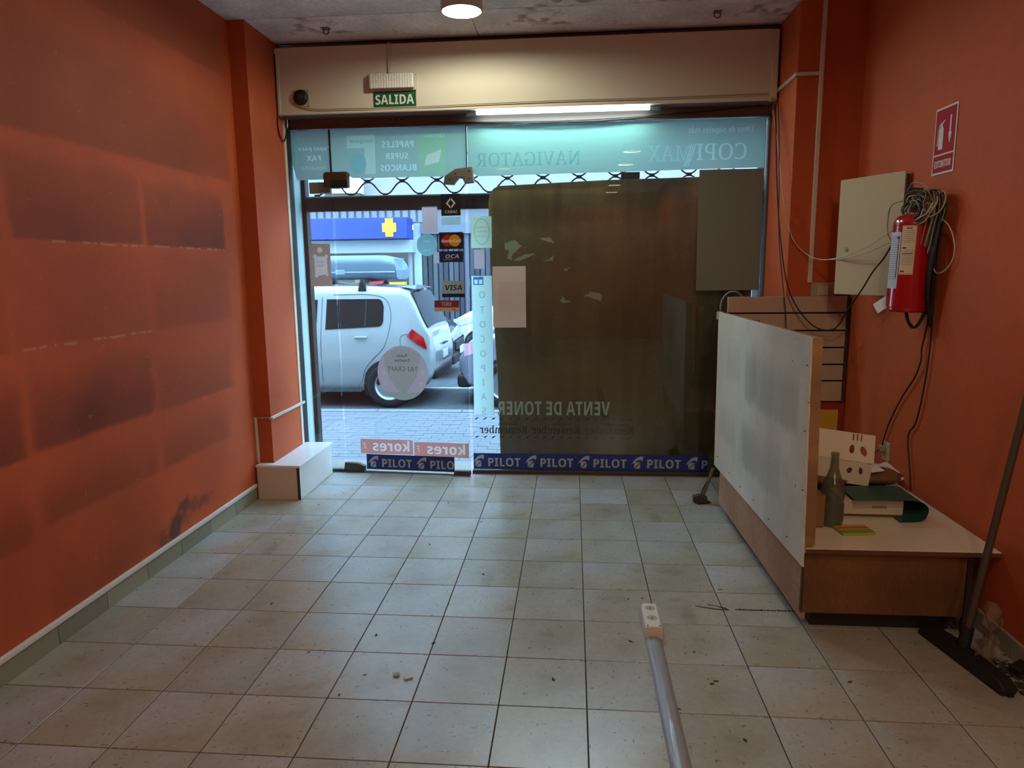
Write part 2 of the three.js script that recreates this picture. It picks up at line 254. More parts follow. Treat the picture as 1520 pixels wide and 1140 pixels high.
// ---- teal film on the outer face of the transom glass, its print seen from behind
const filmMat = (t) => new THREE.MeshPhysicalMaterial({ color: S('#ffffff'), map: t, roughness: 1, transmission: 0.3, thickness: 0, ior: 1.15 });
function film(name, label, pts, tex) {
  const g = new THREE.ShapeGeometry(new THREE.Shape(pts.map((p) => new THREE.Vector2(...p)))), p = g.attributes.position, uv = g.attributes.uv; g.computeBoundingBox(); const b = g.boundingBox;
  for (let i = 0; i < p.count; i++) uv.setXY(i, (p.getX(i) - b.min.x) / (b.max.x - b.min.x), (p.getY(i) - b.min.y) / (b.max.y - b.min.y));
  return solo(name, g, filmMat(tex), label, 'film', [0, 0, -2.6875]);
}
const TEAL = '#abc6bf';
film('window_film', 'small teal film with pale fax paper lettering on the narrow left transom', [[-1.862, 2.66], [-1.566, 2.66], [-1.566, 2.302], [-1.835, 2.302], [-1.862, 2.42]], canvasTex(256, 384, mirrored((g, w, h) => {
  g.fillStyle = '#9fb8b3'; g.fillRect(0, 0, w, h); word(g, 'Papel para', w * 0.4, h * 0.36, 44, '#cfe8e6', 'sans-serif', 'bold'); word(g, 'FAX', w * 0.42, h * 0.56, 54, '#d8eeec'); word(g, 'Rendidor', w * 0.45, h * 0.76, 40, '#c2e0de', 'serif', 'italic');
})));
film('window_film', 'teal film with white paper advertisement lettering on the transom over the door', [[-1.556, 2.66], [-0.5225, 2.66], [-0.522, 2.34], [-0.56, 2.306], [-1.4, 2.306], [-1.43, 2.33], [-1.556, 2.35]], canvasTex(1024, 352, mirrored((g, w, h) => {
  g.fillStyle = TEAL; g.fillRect(0, 0, w, h); g.fillStyle = '#a6cfb0'; g.fillRect(w * 0.15, h * 0.12, w * 0.2, h * 0.82);
  word(g, 'COPIMAX', w * 0.23, h * 0.17, 34, '#cbe2cb'); g.fillStyle = '#d6e6d2'; g.beginPath(); g.moveTo(w * 0.18, h * 0.44); g.lineTo(w * 0.29, h * 0.56); g.lineTo(w * 0.31, h * 0.78); g.lineTo(w * 0.2, h * 0.7); g.fill();
  word(g, 'PAPELES', w * 0.5, h * 0.32, 62, '#d9efec'); word(g, 'SUPER', w * 0.51, h * 0.56, 58, '#d9efec'); word(g, 'BLANCOS', w * 0.5, h * 0.8, 62, '#d9efec');
  g.fillStyle = '#c9e2d6'; g.fillRect(w * 0.67, h * 0.12, w * 0.21, h * 0.26); g.fillRect(w * 0.67, h * 0.3, w * 0.08, h * 0.62); word(g, 'Navigator', w * 0.77, h * 0.24, 36, '#94bcb8', 'serif');
  g.fillStyle = '#92c4c4'; g.beginPath(); g.ellipse(w * 0.8, h * 0.7, w * 0.06, h * 0.22, 0, 0, 7); g.fill();
})));
film('window_film', 'long teal film with mirrored pale lettering across the right shop window transom', [[-0.512, 2.66], [1.65, 2.66], [1.65, 2.318], [-0.44, 2.3], [-0.512, 2.36]], canvasTex(2048, 344, mirrored((g, w, h) => {
  g.fillStyle = TEAL; g.fillRect(0, 0, w, h); word(g, 'Línea de papeles más', w * 0.145, h * 0.2, 54, '#cfe6e2', 'sans-serif', 'bold', 440);
  const cx = (u) => w * u; word(g, 'COPI', cx(0.14), h * 0.63, 150, '#d2e8e4', 'serif', 'normal', 350); word(g, 'MAX', cx(0.31), h * 0.64, 150, '#b4d8d5', 'serif', 'normal', 300);
  g.strokeStyle = '#d2e8e4'; g.lineWidth = 6; for (const k of [0, 14, 28]) { g.beginPath(); g.moveTo(cx(0.225) + k, h * 0.46); g.lineTo(cx(0.25) + k, h * 0.9); g.stroke(); }
  word(g, 'NAVIGATOR', cx(0.79), h * 0.68, 130, '#7cb5b0', 'serif', 'normal', 740);
})));

// ------------------------------------------------------------------ stickers
const backing = mat('#8d8a84', 0.8);
function sticker(name, label, w, h, tex, place, o = {}) { // thin printed sheet, face towards the room
  const m = new THREE.MeshPhysicalMaterial({ color: typeof tex === 'string' ? S(tex) : S('#ffffff'), map: typeof tex === 'string' ? null : tex, roughness: o.rough ?? 0.55, ...(o.through ? { transmission: o.through, thickness: 0, roughness: 1, ior: 1.2 } : {}) });
  const g = o.round ? new THREE.CircleGeometry(w / 2, 48) : o.through ? new THREE.PlaneGeometry(w, h) : new THREE.BoxGeometry(w, h, 0.0008);
  if (o.round) { const p = g.attributes.position; for (let i = 0; i < p.count; i++) g.attributes.uv.setXY(i, p.getX(i) / w + 0.5, p.getY(i) / h + 0.5); if (h !== w) g.scale(1, h / w, 1); }
  const s = solo(name, g, m, label, o.cat ?? 'sticker', place.pos, [0, place.ry ?? 0, place.rz ?? 0], o.group); if (place.rz) s.rotation.order = 'YXZ'; return s;
}
const dr = (u0, u1, y0, y1, off = 0.0062) => ({ w: u1 - u0, h: y1 - y0, place: { pos: onDoor((u0 + u1) / 2, (y0 + y1) / 2, off), ry: -DA } });
const fx = (x0, x1, y0, y1, z = -2.6735) => ({ w: x1 - x0, h: y1 - y0, place: { pos: [(x0 + x1) / 2, (y0 + y1) / 2, z] } });
const put = (name, label, at, tex, o) => sticker(name, label, at.w, at.h, tex, at.place, o);
put('card_sticker', 'black card sticker with white diamond emblem, topmost on the glass door', dr(0.847, 0.995, 2.009, 2.167), canvasTex(256, 272, (g, w, h) => {
  g.fillStyle = '#0b0d10'; g.fillRect(0, 0, w, h); g.strokeStyle = '#c9ccca'; g.lineWidth = 18; g.beginPath(); g.moveTo(w / 2, 58); g.lineTo(w / 2 + 52, 116); g.lineTo(w / 2, 174); g.lineTo(w / 2 - 52, 116); g.closePath(); g.stroke(); g.fillStyle = '#0b0d10'; g.fillRect(w / 2 - 5, 40, 10, 150);
  word(g, 'CABAL', w / 2, 222, 50, '#c9ccca', 'serif', 'bold italic');
}));
put('blank_sticker', 'pale blank strip sticker directly under the black diamond card sticker', dr(0.846, 0.993, 1.942, 2.002), '#a9c6c6', { through: 0.5 });
put('card_sticker', 'dark card sticker with overlapping red and yellow circles on the door', dr(0.825, 1.01, 1.764, 1.889), canvasTex(384, 264, (g, w, h) => {
  g.fillStyle = '#14182e'; g.fillRect(0, 0, w, h); g.fillStyle = '#b0241f'; g.beginPath(); g.arc(136, 132, 92, 0, 7); g.fill(); g.fillStyle = '#d69a1c'; g.beginPath(); g.arc(248, 132, 92, 0, 7); g.fill(); word(g, 'MasterCard', w / 2, 136, 66, '#e6e2dd', 'sans-serif', 'bold', 320);
}));
put('card_sticker', 'navy card sticker with slanted white initials below the circles sticker', dr(0.823, 1.008, 1.667, 1.75), canvasTex(384, 176, (g, w, h) => { g.fillStyle = '#14265a'; g.fillRect(0, 0, w, h); g.save(); g.transform(1, 0, -0.2, 1, 20, 0); word(g, 'OCA', w / 2 + 12, h * 0.48, 84, '#c3c9d2', 'sans-serif', 'bold', 230); g.restore(); g.fillStyle = '#c3c9d2'; g.fillRect(60, h * 0.76, 150, 5); }));
put('card_sticker', 'grey card sticker with black four letter word and navy base on the door', dr(0.836, 1.012, 1.405, 1.528), canvasTex(384, 264, (g, w, h) => { g.fillStyle = '#8f9388'; g.fillRect(0, 0, w, h); g.fillStyle = '#1a2238'; g.fillRect(0, h * 0.78, w, h * 0.22); g.save(); g.transform(1, 0, -0.15, 1, 14, 0); word(g, 'VISA', w / 2 + 10, h * 0.42, 120, '#15181c', 'sans-serif', 'bold', 300); g.restore(); }), { through: 0.15 });
put('pull_sticker', 'small dark red pull notice sticker with tan base at hand height', dr(0.773, 0.967, 1.297, 1.381), canvasTex(384, 170, (g, w, h) => { g.fillStyle = '#6e2420'; g.fillRect(0, 0, w, h); g.fillStyle = '#a9744e'; g.fillRect(0, h * 0.64, w, h * 0.36); word(g, 'TIRE', w / 2, h * 0.34, 76, '#b98a76', 'sans-serif', 'normal', 170); word(g, '3M', w * 0.78, h * 0.82, 36, '#5c2f22'); }), { through: 0.3 });
put('paper_notice', 'small pale pink paper notice hanging left of the black diamond sticker', dr(0.697, 0.816, 1.889, 2.08), canvasTex(192, 320, (g, w, h) => { g.fillStyle = '#cfc3cb'; g.fillRect(0, 0, w, h); g.fillStyle = '#8f8ea0'; g.fillRect(0, 0, w, 14); }), { through: 0.35, cat: 'notice' });
put('round_sticker', 'pale teal round sticker beside the circles card sticker', dr(0.648, 0.808, 1.715, 1.882), canvasTex(192, 192, mirrored((g, w, h) => { g.fillStyle = '#7fb0b2'; g.fillRect(0, 0, w, h); word(g, 'Papel', w / 2, h * 0.34, 26, '#a9c8c8'); word(g, 'crepe', w / 2, h * 0.72, 24, '#a9c8c8'); })), { round: true, through: 0.5 });
put('paper_tag', 'tiny pale paper tag below the teal round sticker', dr(0.775, 0.819, 1.66, 1.742), '#a9b6ba', { through: 0.4, cat: 'tag' });
put('round_sticker', 'large grey pink round sticker with triangle motif low on the door', dr(0.294, 0.705, 0.6, 1.032), canvasTex(512, 540, mirrored((g, w, h) => {
  g.fillStyle = '#a58f90'; g.fillRect(0, 0, w, h); g.fillStyle = '#93887f'; g.beginPath(); g.moveTo(w * 0.14, h * 0.2); g.quadraticCurveTo(w * 0.5, -h * 0.1, w * 0.86, h * 0.2); g.quadraticCurveTo(w * 0.9, h * 0.5, w * 0.52, h * 0.9); g.quadraticCurveTo(w * 0.46, h * 0.9, w * 0.2, h * 0.52); g.closePath(); g.fill();
  g.fillStyle = '#8f8b80'; g.fillRect(w * 0.1, h * 0.84, w * 0.8, h * 0.2); g.strokeStyle = '#b7a3a2'; g.lineWidth = 5; for (const [x, y] of [[0.1, 0.5], [0.88, 0.5], [0.84, 0.68], [0.14, 0.7]]) { g.strokeRect(w * x - 12, h * y - 14, 24, 28); }
  word(g, 'Punto', w * 0.5, h * 0.2, 38, '#4c4743'); word(g, 'Creativo', w * 0.5, h * 0.28, 38, '#4c4743'); word(g, '1&I CRAFT', w * 0.5, h * 0.43, 58, '#4c4743', 'sans-serif', 'normal', 310);
})), { round: true, through: 0.42 });
const kores = canvasTex(512, 144, mirrored((g, w, h) => { g.fillStyle = '#cf8f86'; g.fillRect(0, 0, w, h); word(g, 'kores', w * 0.41, h * 0.47, 138, '#e3dcd8', 'sans-serif', 'bold', 375); g.fillStyle = '#e3dcd8'; for (const k of [0, 1, 2]) { g.beginPath(); g.arc(w * 0.93 - k * 4, h * (0.3 + k * 0.16), 7, 0, 7); g.fill(); } }));
put('brand_sticker', 'pink strip sticker with mirrored white lettering, left one on the door bottom', dr(0.125, 0.562, 0.158, 0.277, 0.0066), kores, { through: 0.35 });
put('brand_sticker', 'pink strip sticker with mirrored white lettering, right one on the door bottom', dr(0.574, 1.018, 0.146, 0.264, 0.0066), kores, { through: 0.35 });
const pilotDraw = (n, off, skipFirst) => (g, w, h) => {
  g.fillStyle = '#17307e'; g.fillRect(0, 0, w, h); const u = h * 3.2;
  for (let i = 0; i < n; i++) {
    const x = off * h + i * u; g.fillStyle = '#a9b2b6'; g.beginPath(); g.moveTo(x - h * 0.42, h * 0.62); g.quadraticCurveTo(x - h * 0.1, h * 0.06, x + h * 0.26, h * 0.1); g.quadraticCurveTo(x + h * 0.34, h * 0.2, x + h * 0.22, h * 0.42); g.quadraticCurveTo(x + h * 0.18, h * 0.14, x - h * 0.42, h * 0.62); g.fill();
    g.beginPath(); g.roundRect(x - h * 0.24, h * 0.46, h * 0.36, h * 0.4, h * 0.08); g.fill(); g.strokeStyle = '#17307e'; g.lineWidth = h * 0.05; g.beginPath(); g.moveTo(x - h * 0.2, h * 0.84); g.lineTo(x + h * 0.1, h * 0.52); g.stroke();
    word(g, 'PILOT', x + h * 1.5, h * 0.57, h * 0.74, '#a9b2b6', 'sans-serif', 'bold', h * 2.06);
  }
};
put('brand_sticker', 'short dark blue strip with white lettering along the door bottom', dr(0.17, 0.9, 0.027, 0.152, 0.0064), canvasTex(1024, 176, pilotDraw(2, 0.5)));
put('brand_sticker', 'long dark blue strip with white lettering along the fixed window bottom', fx(-0.512, 1.32, 0.036, 0.166), canvasTex(2048, 146, pilotDraw(5, 0.36)));
put('paper_flyer', 'brown paper flyer with pale centre label on the narrow left pane', fx(-1.764, -1.598, 1.497, 1.821), canvasTex(256, 480, (g, w, h) => {
  g.fillStyle = '#a4806f'; g.fillRect(0, 0, w, h); g.fillStyle = '#c8b3ac'; g.beginPath(); g.arc(w * 0.5, h * 0.15, 32, 0, 7); g.fill(); g.fillRect(w * 0.22, h * 0.3, w * 0.6, h * 0.42); g.beginPath(); g.arc(w * 0.25, h * 0.3, 24, 0, 7); g.arc(w * 0.8, h * 0.3, 20, 0, 7); g.arc(w * 0.28, h * 0.75, 22, 0, 7); g.arc(w * 0.8, h * 0.72, 20, 0, 7); g.fill();
  word(g, 'RESMA', w / 2, h * 0.43, 34, '#a58a84', 'sans-serif', 'normal'); word(g, 'CRAFT', w / 2, h * 0.52, 40, '#a58a84', 'sans-serif', 'normal');
}), { cat: 'flyer', through: 0.45 });
put('green_sticker', 'mint green square sticker with faint ring emblem on the fixed window', fx(-0.496, -0.338, 1.771, 2.006), canvasTex(256, 384, (g, w, h) => { g.fillStyle = '#c6e4cf'; g.fillRect(0, 0, w, h); g.strokeStyle = '#a3c9b0'; g.lineWidth = 12; g.beginPath(); g.ellipse(w * 0.52, h * 0.48, w * 0.36, h * 0.4, 0, 0, 7); g.stroke(); g.lineWidth = 8; for (const y of [0.34, 0.48, 0.62]) { g.beginPath(); g.moveTo(w * 0.24, h * y); g.lineTo(w * 0.8, h * y); g.stroke(); } }), { through: 0.5 });
put('blank_card', 'small blank white card stuck between the green square and tall strip', fx(-0.476, -0.394, 1.615, 1.76), '#c3bdc6', { through: 0.35, cat: 'card' });
put('lettered_strip', 'tall pale mint strip with faint mirrored capitals down the window', fx(-0.499, -0.342, 0.478, 1.562), canvasTex(192, 1328, mirrored((g, w, h) => {
  g.fillStyle = '#c6e6df'; g.fillRect(0, 0, w, h); [...'FOTOCOPIAS'].forEach((s, i) => word(g, s, w * 0.5, h * (0.012 + 0.105 * i + 0.015), 84, '#8db3ad', 'sans-serif', 'normal'));
  g.fillStyle = '#3f72ab'; g.fillRect(w * 0.42, 10, w * 0.5, 74); g.fillStyle = '#c6e6df'; g.fillRect(w * 0.47, 34, w * 0.17, 40); g.fillRect(w * 0.7, 34, w * 0.17, 40);
})), { through: 0.55, cat: 'sign' });
put('paper_sheet', 'white sheet of paper taped on the window over the brown board', fx(-0.337, -0.083, 1.166, 1.632, -2.672), canvasTex(256, 470, (g, w, h) => { g.fillStyle = '#cdc3be'; g.fillRect(0, 0, w, h); g.fillStyle = '#c6bab8'; g.fillRect(w * 0.18, h * 0.25, w * 0.82, h * 0.5); }), { cat: 'paper' });
const panelSheet = solo('grey_panel', bx(1.19, 1.645, 1.437, 2.308, -2.6735, -2.6685, 0.001), mat('#6b6e60', 0.5), 'dark greenish grey sheet covering the upper right of the shop window', 'panel');
solo('window_lettering', letters('VENTA DE TONER', fontBold, 0.88, 0.112).translate(0.124, 0.53, -2.6862), mat('#c4ccc2', 0.7), 'large mirrored grey white capitals across the lower shop window', 'lettering');
{
  const t = thing('lettering_band', 'mirrored black serif word repeated thrice between two dotted rows', 'lettering');
  for (let i = 0; i < 3; i++) { part(t, 'word', letters('Remember', fontSerif, 0.38, 0.064).translate(0.56 - i * 0.415, 0.357, -2.6862), M.black); part(t, 'small_word', letters('AGENDAS', fontBold, 0.15, 0.016).translate(0.6 - i * 0.415, 0.402, -2.6862), M.black); }
  const dots = []; for (const y of [0.437, 0.288]) for (let i = 0; i < 19; i++) dots.push(ext([[0, 0], [0.016, 0], [0.036, 0.016], [0.02, 0.016]], 0.0005).translate(-0.5 + i * 0.067, y, -2.6862));
  const d = part(t, 'dotted_rows', mergeGeometries(dots), M.black); d.userData.kind = 'stuff';
}

// ------------------------------------------------------------------ behind the glass: brown board, grille
{
  const t = thing('brown_board', 'large stained dark brown board standing behind the shop window', 'board', [0, 0, -2.785]); t.rotation.x = -0.012;
  const s = new THREE.Shape(); s.moveTo(-0.3, 0.004); s.lineTo(1.62, 0.004); s.lineTo(1.62, 2.275); s.lineTo(0.5, 2.262); s.lineTo(-0.28, 2.236); s.quadraticCurveTo(-0.37, 2.225, -0.37, 2.1); s.lineTo(-0.365, 1.7); s.lineTo(-0.315, 0.7); s.closePath();
  const g = new THREE.ExtrudeGeometry(s, { depth: 0.018, bevelEnabled: true, bevelSize: 0.003, bevelThickness: 0.002, bevelSegments: 1 }), p = g.attributes.position; for (let i = 0; i < p.count; i++) g.attributes.uv.setXY(i, (p.getX(i) + 0.37) / 2, p.getY(i) / 2.28);
  part(t, 'sheet', g, M.brown);
  const jag = (pts) => pts.flatMap((p, i) => { const q = pts[(i + 1) % pts.length], o = [p]; for (const k of [0.25, 0.5, 0.75]) o.push([lerp(p[0], q[0], k) + rr(-0.007, 0.007), lerp(p[1], q[1], k) + rr(-0.006, 0.006)]); return o; });
  const scrap = (pts) => part(t, 'torn_paper', ext(jag(pts), 0.0008).translate(0, 0, 0.0205), mat('#a59c86', 0.9));
  scrap([[-0.255, 1.81], [-0.17, 1.83], [-0.12, 1.79], [-0.15, 1.76], [-0.19, 1.72], [-0.2, 1.675], [-0.24, 1.69], [-0.215, 1.745], [-0.25, 1.77]]); scrap([[-0.18, 1.68], [-0.1, 1.72], [-0.01, 1.73], [-0.06, 1.7], [-0.15, 1.67]]);
  scrap([[0.02, 1.84], [0.1, 1.845], [0.13, 1.8], [0.08, 1.815]]); scrap([[0.04, 1.66], [0.13, 1.71], [0.12, 1.67]]); scrap([[0.2, 1.6], [0.25, 1.62], [0.23, 1.595]]); scrap([[0.17, 1.36], [0.2, 1.4], [0.215, 1.37], [0.28, 1.355], [0.2, 1.345]]);
  scrap([[0.36, 1.4], [0.41, 1.43], [0.49, 1.415], [0.5, 1.36], [0.45, 1.37], [0.42, 1.385]]);
}
{
  const t = thing('rolling_grille', 'dark open lattice rolling grille pulled up over the shop entrance', 'grille', [0, 0, -2.9]);
  part(t, 'bottom_rail', bx(-1.84, 1.66, 2.08, 2.185, -0.03, 0.03, 0.006), mat('#33211f', 0.6)); part(t, 'rail_lip', bx(-1.84, 1.66, 2.185, 2.197, -0.026, 0.026, 0.003), mat('#8f9299', 0.5));
  const P = 0.277, y0 = 2.2, dy = 0.106, X0 = -1.758, iron = mat('#1d2024', 0.6);
  const sCurve = (sx) => tube([[0, 0, 0], [sx * 0.04, 0.02, 0], [sx * 0.0693, dy / 2, 0], [sx * 0.1, dy - 0.02, 0], [sx * P / 2, dy, 0]], 0.0068, 16, 6), cr = sCurve(1), cl = sCurve(-1), clip = box(0.042, 0.026, 0.022, 0.003);
  for (let r = 0; r < 3; r++) for (let i = 0; i < 13; i++) {
    const x = X0 + i * P + (r % 2 ? P / 2 : 0), y = y0 + r * dy; if (x > 1.62) continue;
    if (r < 2) { if (x + P / 2 < 1.65) part(t, 'lattice_bar', cr, iron, [x, y, 0]); if (x - P / 2 > -1.84) part(t, 'lattice_bar', cl, iron, [x, y, 0]); } else { if (x + P / 2 < 1.65) part(t, 'lattice_bar', cr, iron, [x, y, 0]); if (x - P / 2 > -1.84) part(t, 'lattice_bar', cl, iron, [x, y, 0]); }
    part(t, 'lattice_clip', clip, iron, [x, y, 0]);
  }
  part(t, 'lock_box', bx(0.64, 0.78, 2.25, 2.33, -0.05, 0.03, 0.004), M.black); part(t, 'lock_knob', new THREE.CylinderGeometry(0.014, 0.014, 0.03, 12).translate(0.66, 2.34, 0), M.bronze);
}

// ------------------------------------------------------------------ fittings on the fascia
{
  const t = thing('fluorescent_tube', 'lit white fluorescent tube on a thin batten under the fascia', 'tube light', [0.195, 2.728, -2.575]);
  part(t, 'batten', bx(-0.7, 0.7, 0.022, 0.05, -0.03, 0.02, 0.004), M.dark);
  part(t, 'lamp_tube', new THREE.CylinderGeometry(0.0145, 0.0145, 1.24, 20).rotateZ(PI / 2), new THREE.MeshStandardMaterial({ color: S('#ffffff'), emissive: new THREE.Color().setRGB(0.8, 1.0, 1.1), emissiveIntensity: 1.6, roughness: 0.4 }), [0, 0, 0]);
  for (const s of [-1, 1]) { part(t, 'tube_cap', new THREE.CylinderGeometry(0.0155, 0.0155, 0.05, 16).rotateZ(PI / 2), mat('#9fb3bc', 0.4), [s * 0.645, 0, 0]); part(t, 'tube_socket', bx(-0.012, 0.012, -0.018, 0.03, -0.016, 0.016, 0.003), mat('#7f99a6', 0.5), [s * 0.682, 0, 0]); }
  for (const [rx, ry, y, z, k] of [[-PI / 2, 0, -0.017, 0, 1.9], [0, 0, -0.004, -0.017, 0.26], [0, PI, -0.004, 0.017, 2.4]]) { // down, to the glass, to the room
    const l = new THREE.RectAreaLight(new THREE.Color().setRGB(...LAMP.tube), LAMP.tubePower * k, 1.22, 0.028); l.rotation.set(rx, ry, 0); l.position.set(0, y, z); t.add(l);
  }
}
{
  const t = thing('emergency_light', 'clear prismatic emergency light box above the green exit sign', 'emergency light', [-1.009, 2.935, -2.485]);
  part(t, 'housing', bx(-0.172, 0.172, -0.06, 0.058, 0, 0.02, 0.006), mat('#b9aca2', 0.6));
  part(t, 'lens', bx(-0.16, 0.16, -0.05, 0.05, 0.018, 0.055, 0.008), mat('#cfc6bf', 0.25, { clearcoat: 0.6 }));
  const prisms = []; for (let i = 0; i < 16; i++) for (let j = 0; j < 6; j++) prisms.push(new THREE.ConeGeometry(0.01, 0.007, 4).rotateX(PI / 2).rotateZ(PI / 4).translate(-0.142 + i * 0.019, -0.04 + j * 0.016, 0.057)); part(t, 'lens_prisms', mergeGeometries(prisms), mat('#d9d2cb', 0.2)).userData.kind = 'stuff';
}
{
  const t = thing('exit_sign', 'green exit sign with white capitals under the emergency light', 'sign', [-1.0, 2.821, -2.4835]);
  part(t, 'sign_plate', box(0.312, 0.107, 0.003, 0.001), mat('#0f4a2c', 0.5)); part(t, 'sign_edge', bx(-0.157, 0.157, -0.055, -0.0525, -0.0012, 0.002), mat('#c5cbb9', 0.6)); part(t, 'lettering', letters('SALIDA', fontBold, 0.28, 0.066, false, 0.0006).translate(0, -0.002, 0.0016), mat('#d3d6c8', 0.6));
}
{
  const t = thing('round_speaker', 'small round black speaker on a pale square plate at fascia left', 'speaker', [-1.69, 2.852, -2.484]);
  part(t, 'back_plate', box(0.118, 0.118, 0.01, 0.004).translate(0.006, -0.004, 0), mat('#b5a394', 0.7)); part(t, 'speaker_dome', lathe([[0, 0.03], [0.03, 0.029], [0.048, 0.022], [0.055, 0.008], [0.055, 0]]).rotateX(PI / 2), mat('#161717', 0.5)); part(t, 'speaker_cone', lathe([[0, 0.033], [0.012, 0.034], [0.02, 0.031], [0.022, 0.029]]).rotateX(PI / 2), mat('#2b3136', 0.4));
}
solo('wiring_duct', bx(-1.04, -1.018, 2.995, 3.2, -2.485, -2.47, 0.003), mat('#c2b0a0', 0.7), 'short vertical cream wiring duct rising from the emergency light', 'duct');
solo('loose_cable', tube([[-1.72, 2.79, -2.48], [-1.6, 2.768, -2.472], [-1.3, 2.763, -2.47], [-0.95, 2.757, -2.47], [-0.6, 2.764, -2.47], [0.2, 2.772, -2.47], [0.9, 2.77, -2.47], [1.6, 2.775, -2.47]], 0.0035, 60), M.cableGrey, 'thin grey cable tacked along the fascia bottom edge', 'cable');
solo('loose_cable', tube([[-0.75, 2.685, -2.64], [-0.3, 2.676, -2.635], [0.2, 2.668, -2.632], [0.7, 2.68, -2.632], [1.1, 2.7, -2.635], [1.62, 2.735, -2.64]], 0.0045, 50), M.cableBlack, 'black cable sagging along the brown lintel behind the tube', 'cable');
solo('loose_cable', tube([[-1.864, 3.15, -2.47], [-1.862, 2.9, -2.465], [-1.86, 2.74, -2.46], [-1.862, 2.64, -2.455], [-1.86, 2.575, -2.49], [-1.858, 2.56, -2.53], [-1.86, 2.6, -2.58], [-1.862, 2.73, -2.62]], 0.005, 50), M.cableBlack, 'black cable looping down at the fascia left end', 'cable');
// front downlight and those further back in the shop
function downlight(x, z, label, group, hex, power) {
  const t = thing('downlight', label, 'ceiling light', [x, 3.236, z], 0, group);
  part(t, 'housing', lathe([[0.118, 0], [0.125, -0.004], [0.125, -0.094], [0.118, -0.098], [0.112, -0.092], [0.112, 0]], 40), mat('#c9c2b8', 0.5));
  part(t, 'diffuser', lathe([[0, -0.1], [0.06, -0.098], [0.098, -0.09], [0.111, -0.078], [0.111, -0.05], [0, -0.05]], 40), new THREE.MeshStandardMaterial({ color: S('#ffffff'), emissive: new THREE.Color().setRGB(1, 0.97, 0.86), emissiveIntensity: 2.2, roughness: 0.5 }));
  const l = new THREE.PointLight(new THREE.Color().setRGB(...hex), power, 0, 2); l.position.y = -0.075; t.add(l); return t;
}
downlight(-0.395, -1.76, 'round white downlight glowing on the ceiling before the fascia', undefined, LAMP.front, LAMP.frontPower);
for (const [x, z] of [[1.06, 1.79], [1.06, 2.99], [-0.8, 3.18], [-0.85, 4.55], [1.06, 5.68], [1.06, 6.95]]) downlight(x, z, 'round white downlight on the ceiling further back in the shop', 'downlights behind the viewer', LAMP.warm, x < 0 ? LAMP.leftPower : LAMP.warmPower);
for (const [x, z, l] of [[-1.396, -2.242, 'broken ceiling hook stub above the fascia left part'], [1.198, -2.233, 'bent wire hook left in the ceiling above fascia right part']]) {
  const t = thing('ceiling_hook', l, 'hook', [x, 3.236, z]); part(t, 'hook_plate', box(0.05, 0.006, 0.05, 0.002), mat('#6b625a', 0.8), [0, -0.003, 0]); part(t, 'hook_wire', tube([[-0.015, 0, 0], [-0.018, -0.03, 0.004], [0, -0.042, 0.008], [0.018, -0.03, 0.004], [0.015, 0, 0]], 0.004), M.bronze);
}

// ------------------------------------------------------------------ left: white storage bench and its duct
{
  const t = thing('storage_bench', 'low white laminate storage bench in the left front corner', 'bench', [0, 0, 0]); const lam = mat('#d9d7d2', 0.45), lam2 = mat('#cdb9a6', 0.55);
  part(t, 'front_panel', bx(-1.968, -1.672, 0.001, 0.236, -1.968, -1.95, 0.001), lam2); part(t, 'side_panel', bx(-1.672, -1.655, 0.001, 0.236, -2.62, -1.948, 0.001), lam); part(t, 'side_panel', bx(-1.864, -1.85, 0.001, 0.236, -2.62, -2.03), lam); part(t, 'back_panel', bx(-1.85, -1.672, 0.001, 0.236, -2.62, -2.605), lam);
  part(t, 'lid', ext([[-1.97, 1.945], [-1.65, 1.945], [-1.65, 2.63], [-1.866, 2.63], [-1.866, 2.012], [-1.97, 2.012]], 0.014, 0.0015).rotateX(-PI / 2).translate(0, 0.2385, 0), mat('#dedede', 0.4, { clearcoat: 0.3 }));
  part(t, 'edge_band', bx(-1.675, -1.654, 0.001, 0.236, -1.949, -1.9465), mat('#3a322c', 0.7));
}
{
  const t = thing('cable_duct', 'white cable duct stepping round the left pilaster above the bench', 'duct', [0, 0, 0]);
  part(t, 'duct_run', bx(-1.984, -1.968, 0.256, 0.59, -2.017, -1.996, 0.003), M.pvc); part(t, 'duct_run', bx(-1.984, -1.852, 0.572, 0.59, -2.018, -2.003, 0.003), mat('#96796a', 0.6)); part(t, 'duct_run', bx(-1.8695, -1.855, 0.572, 0.592, -2.64, -2.0, 0.003), M.pvc);
}

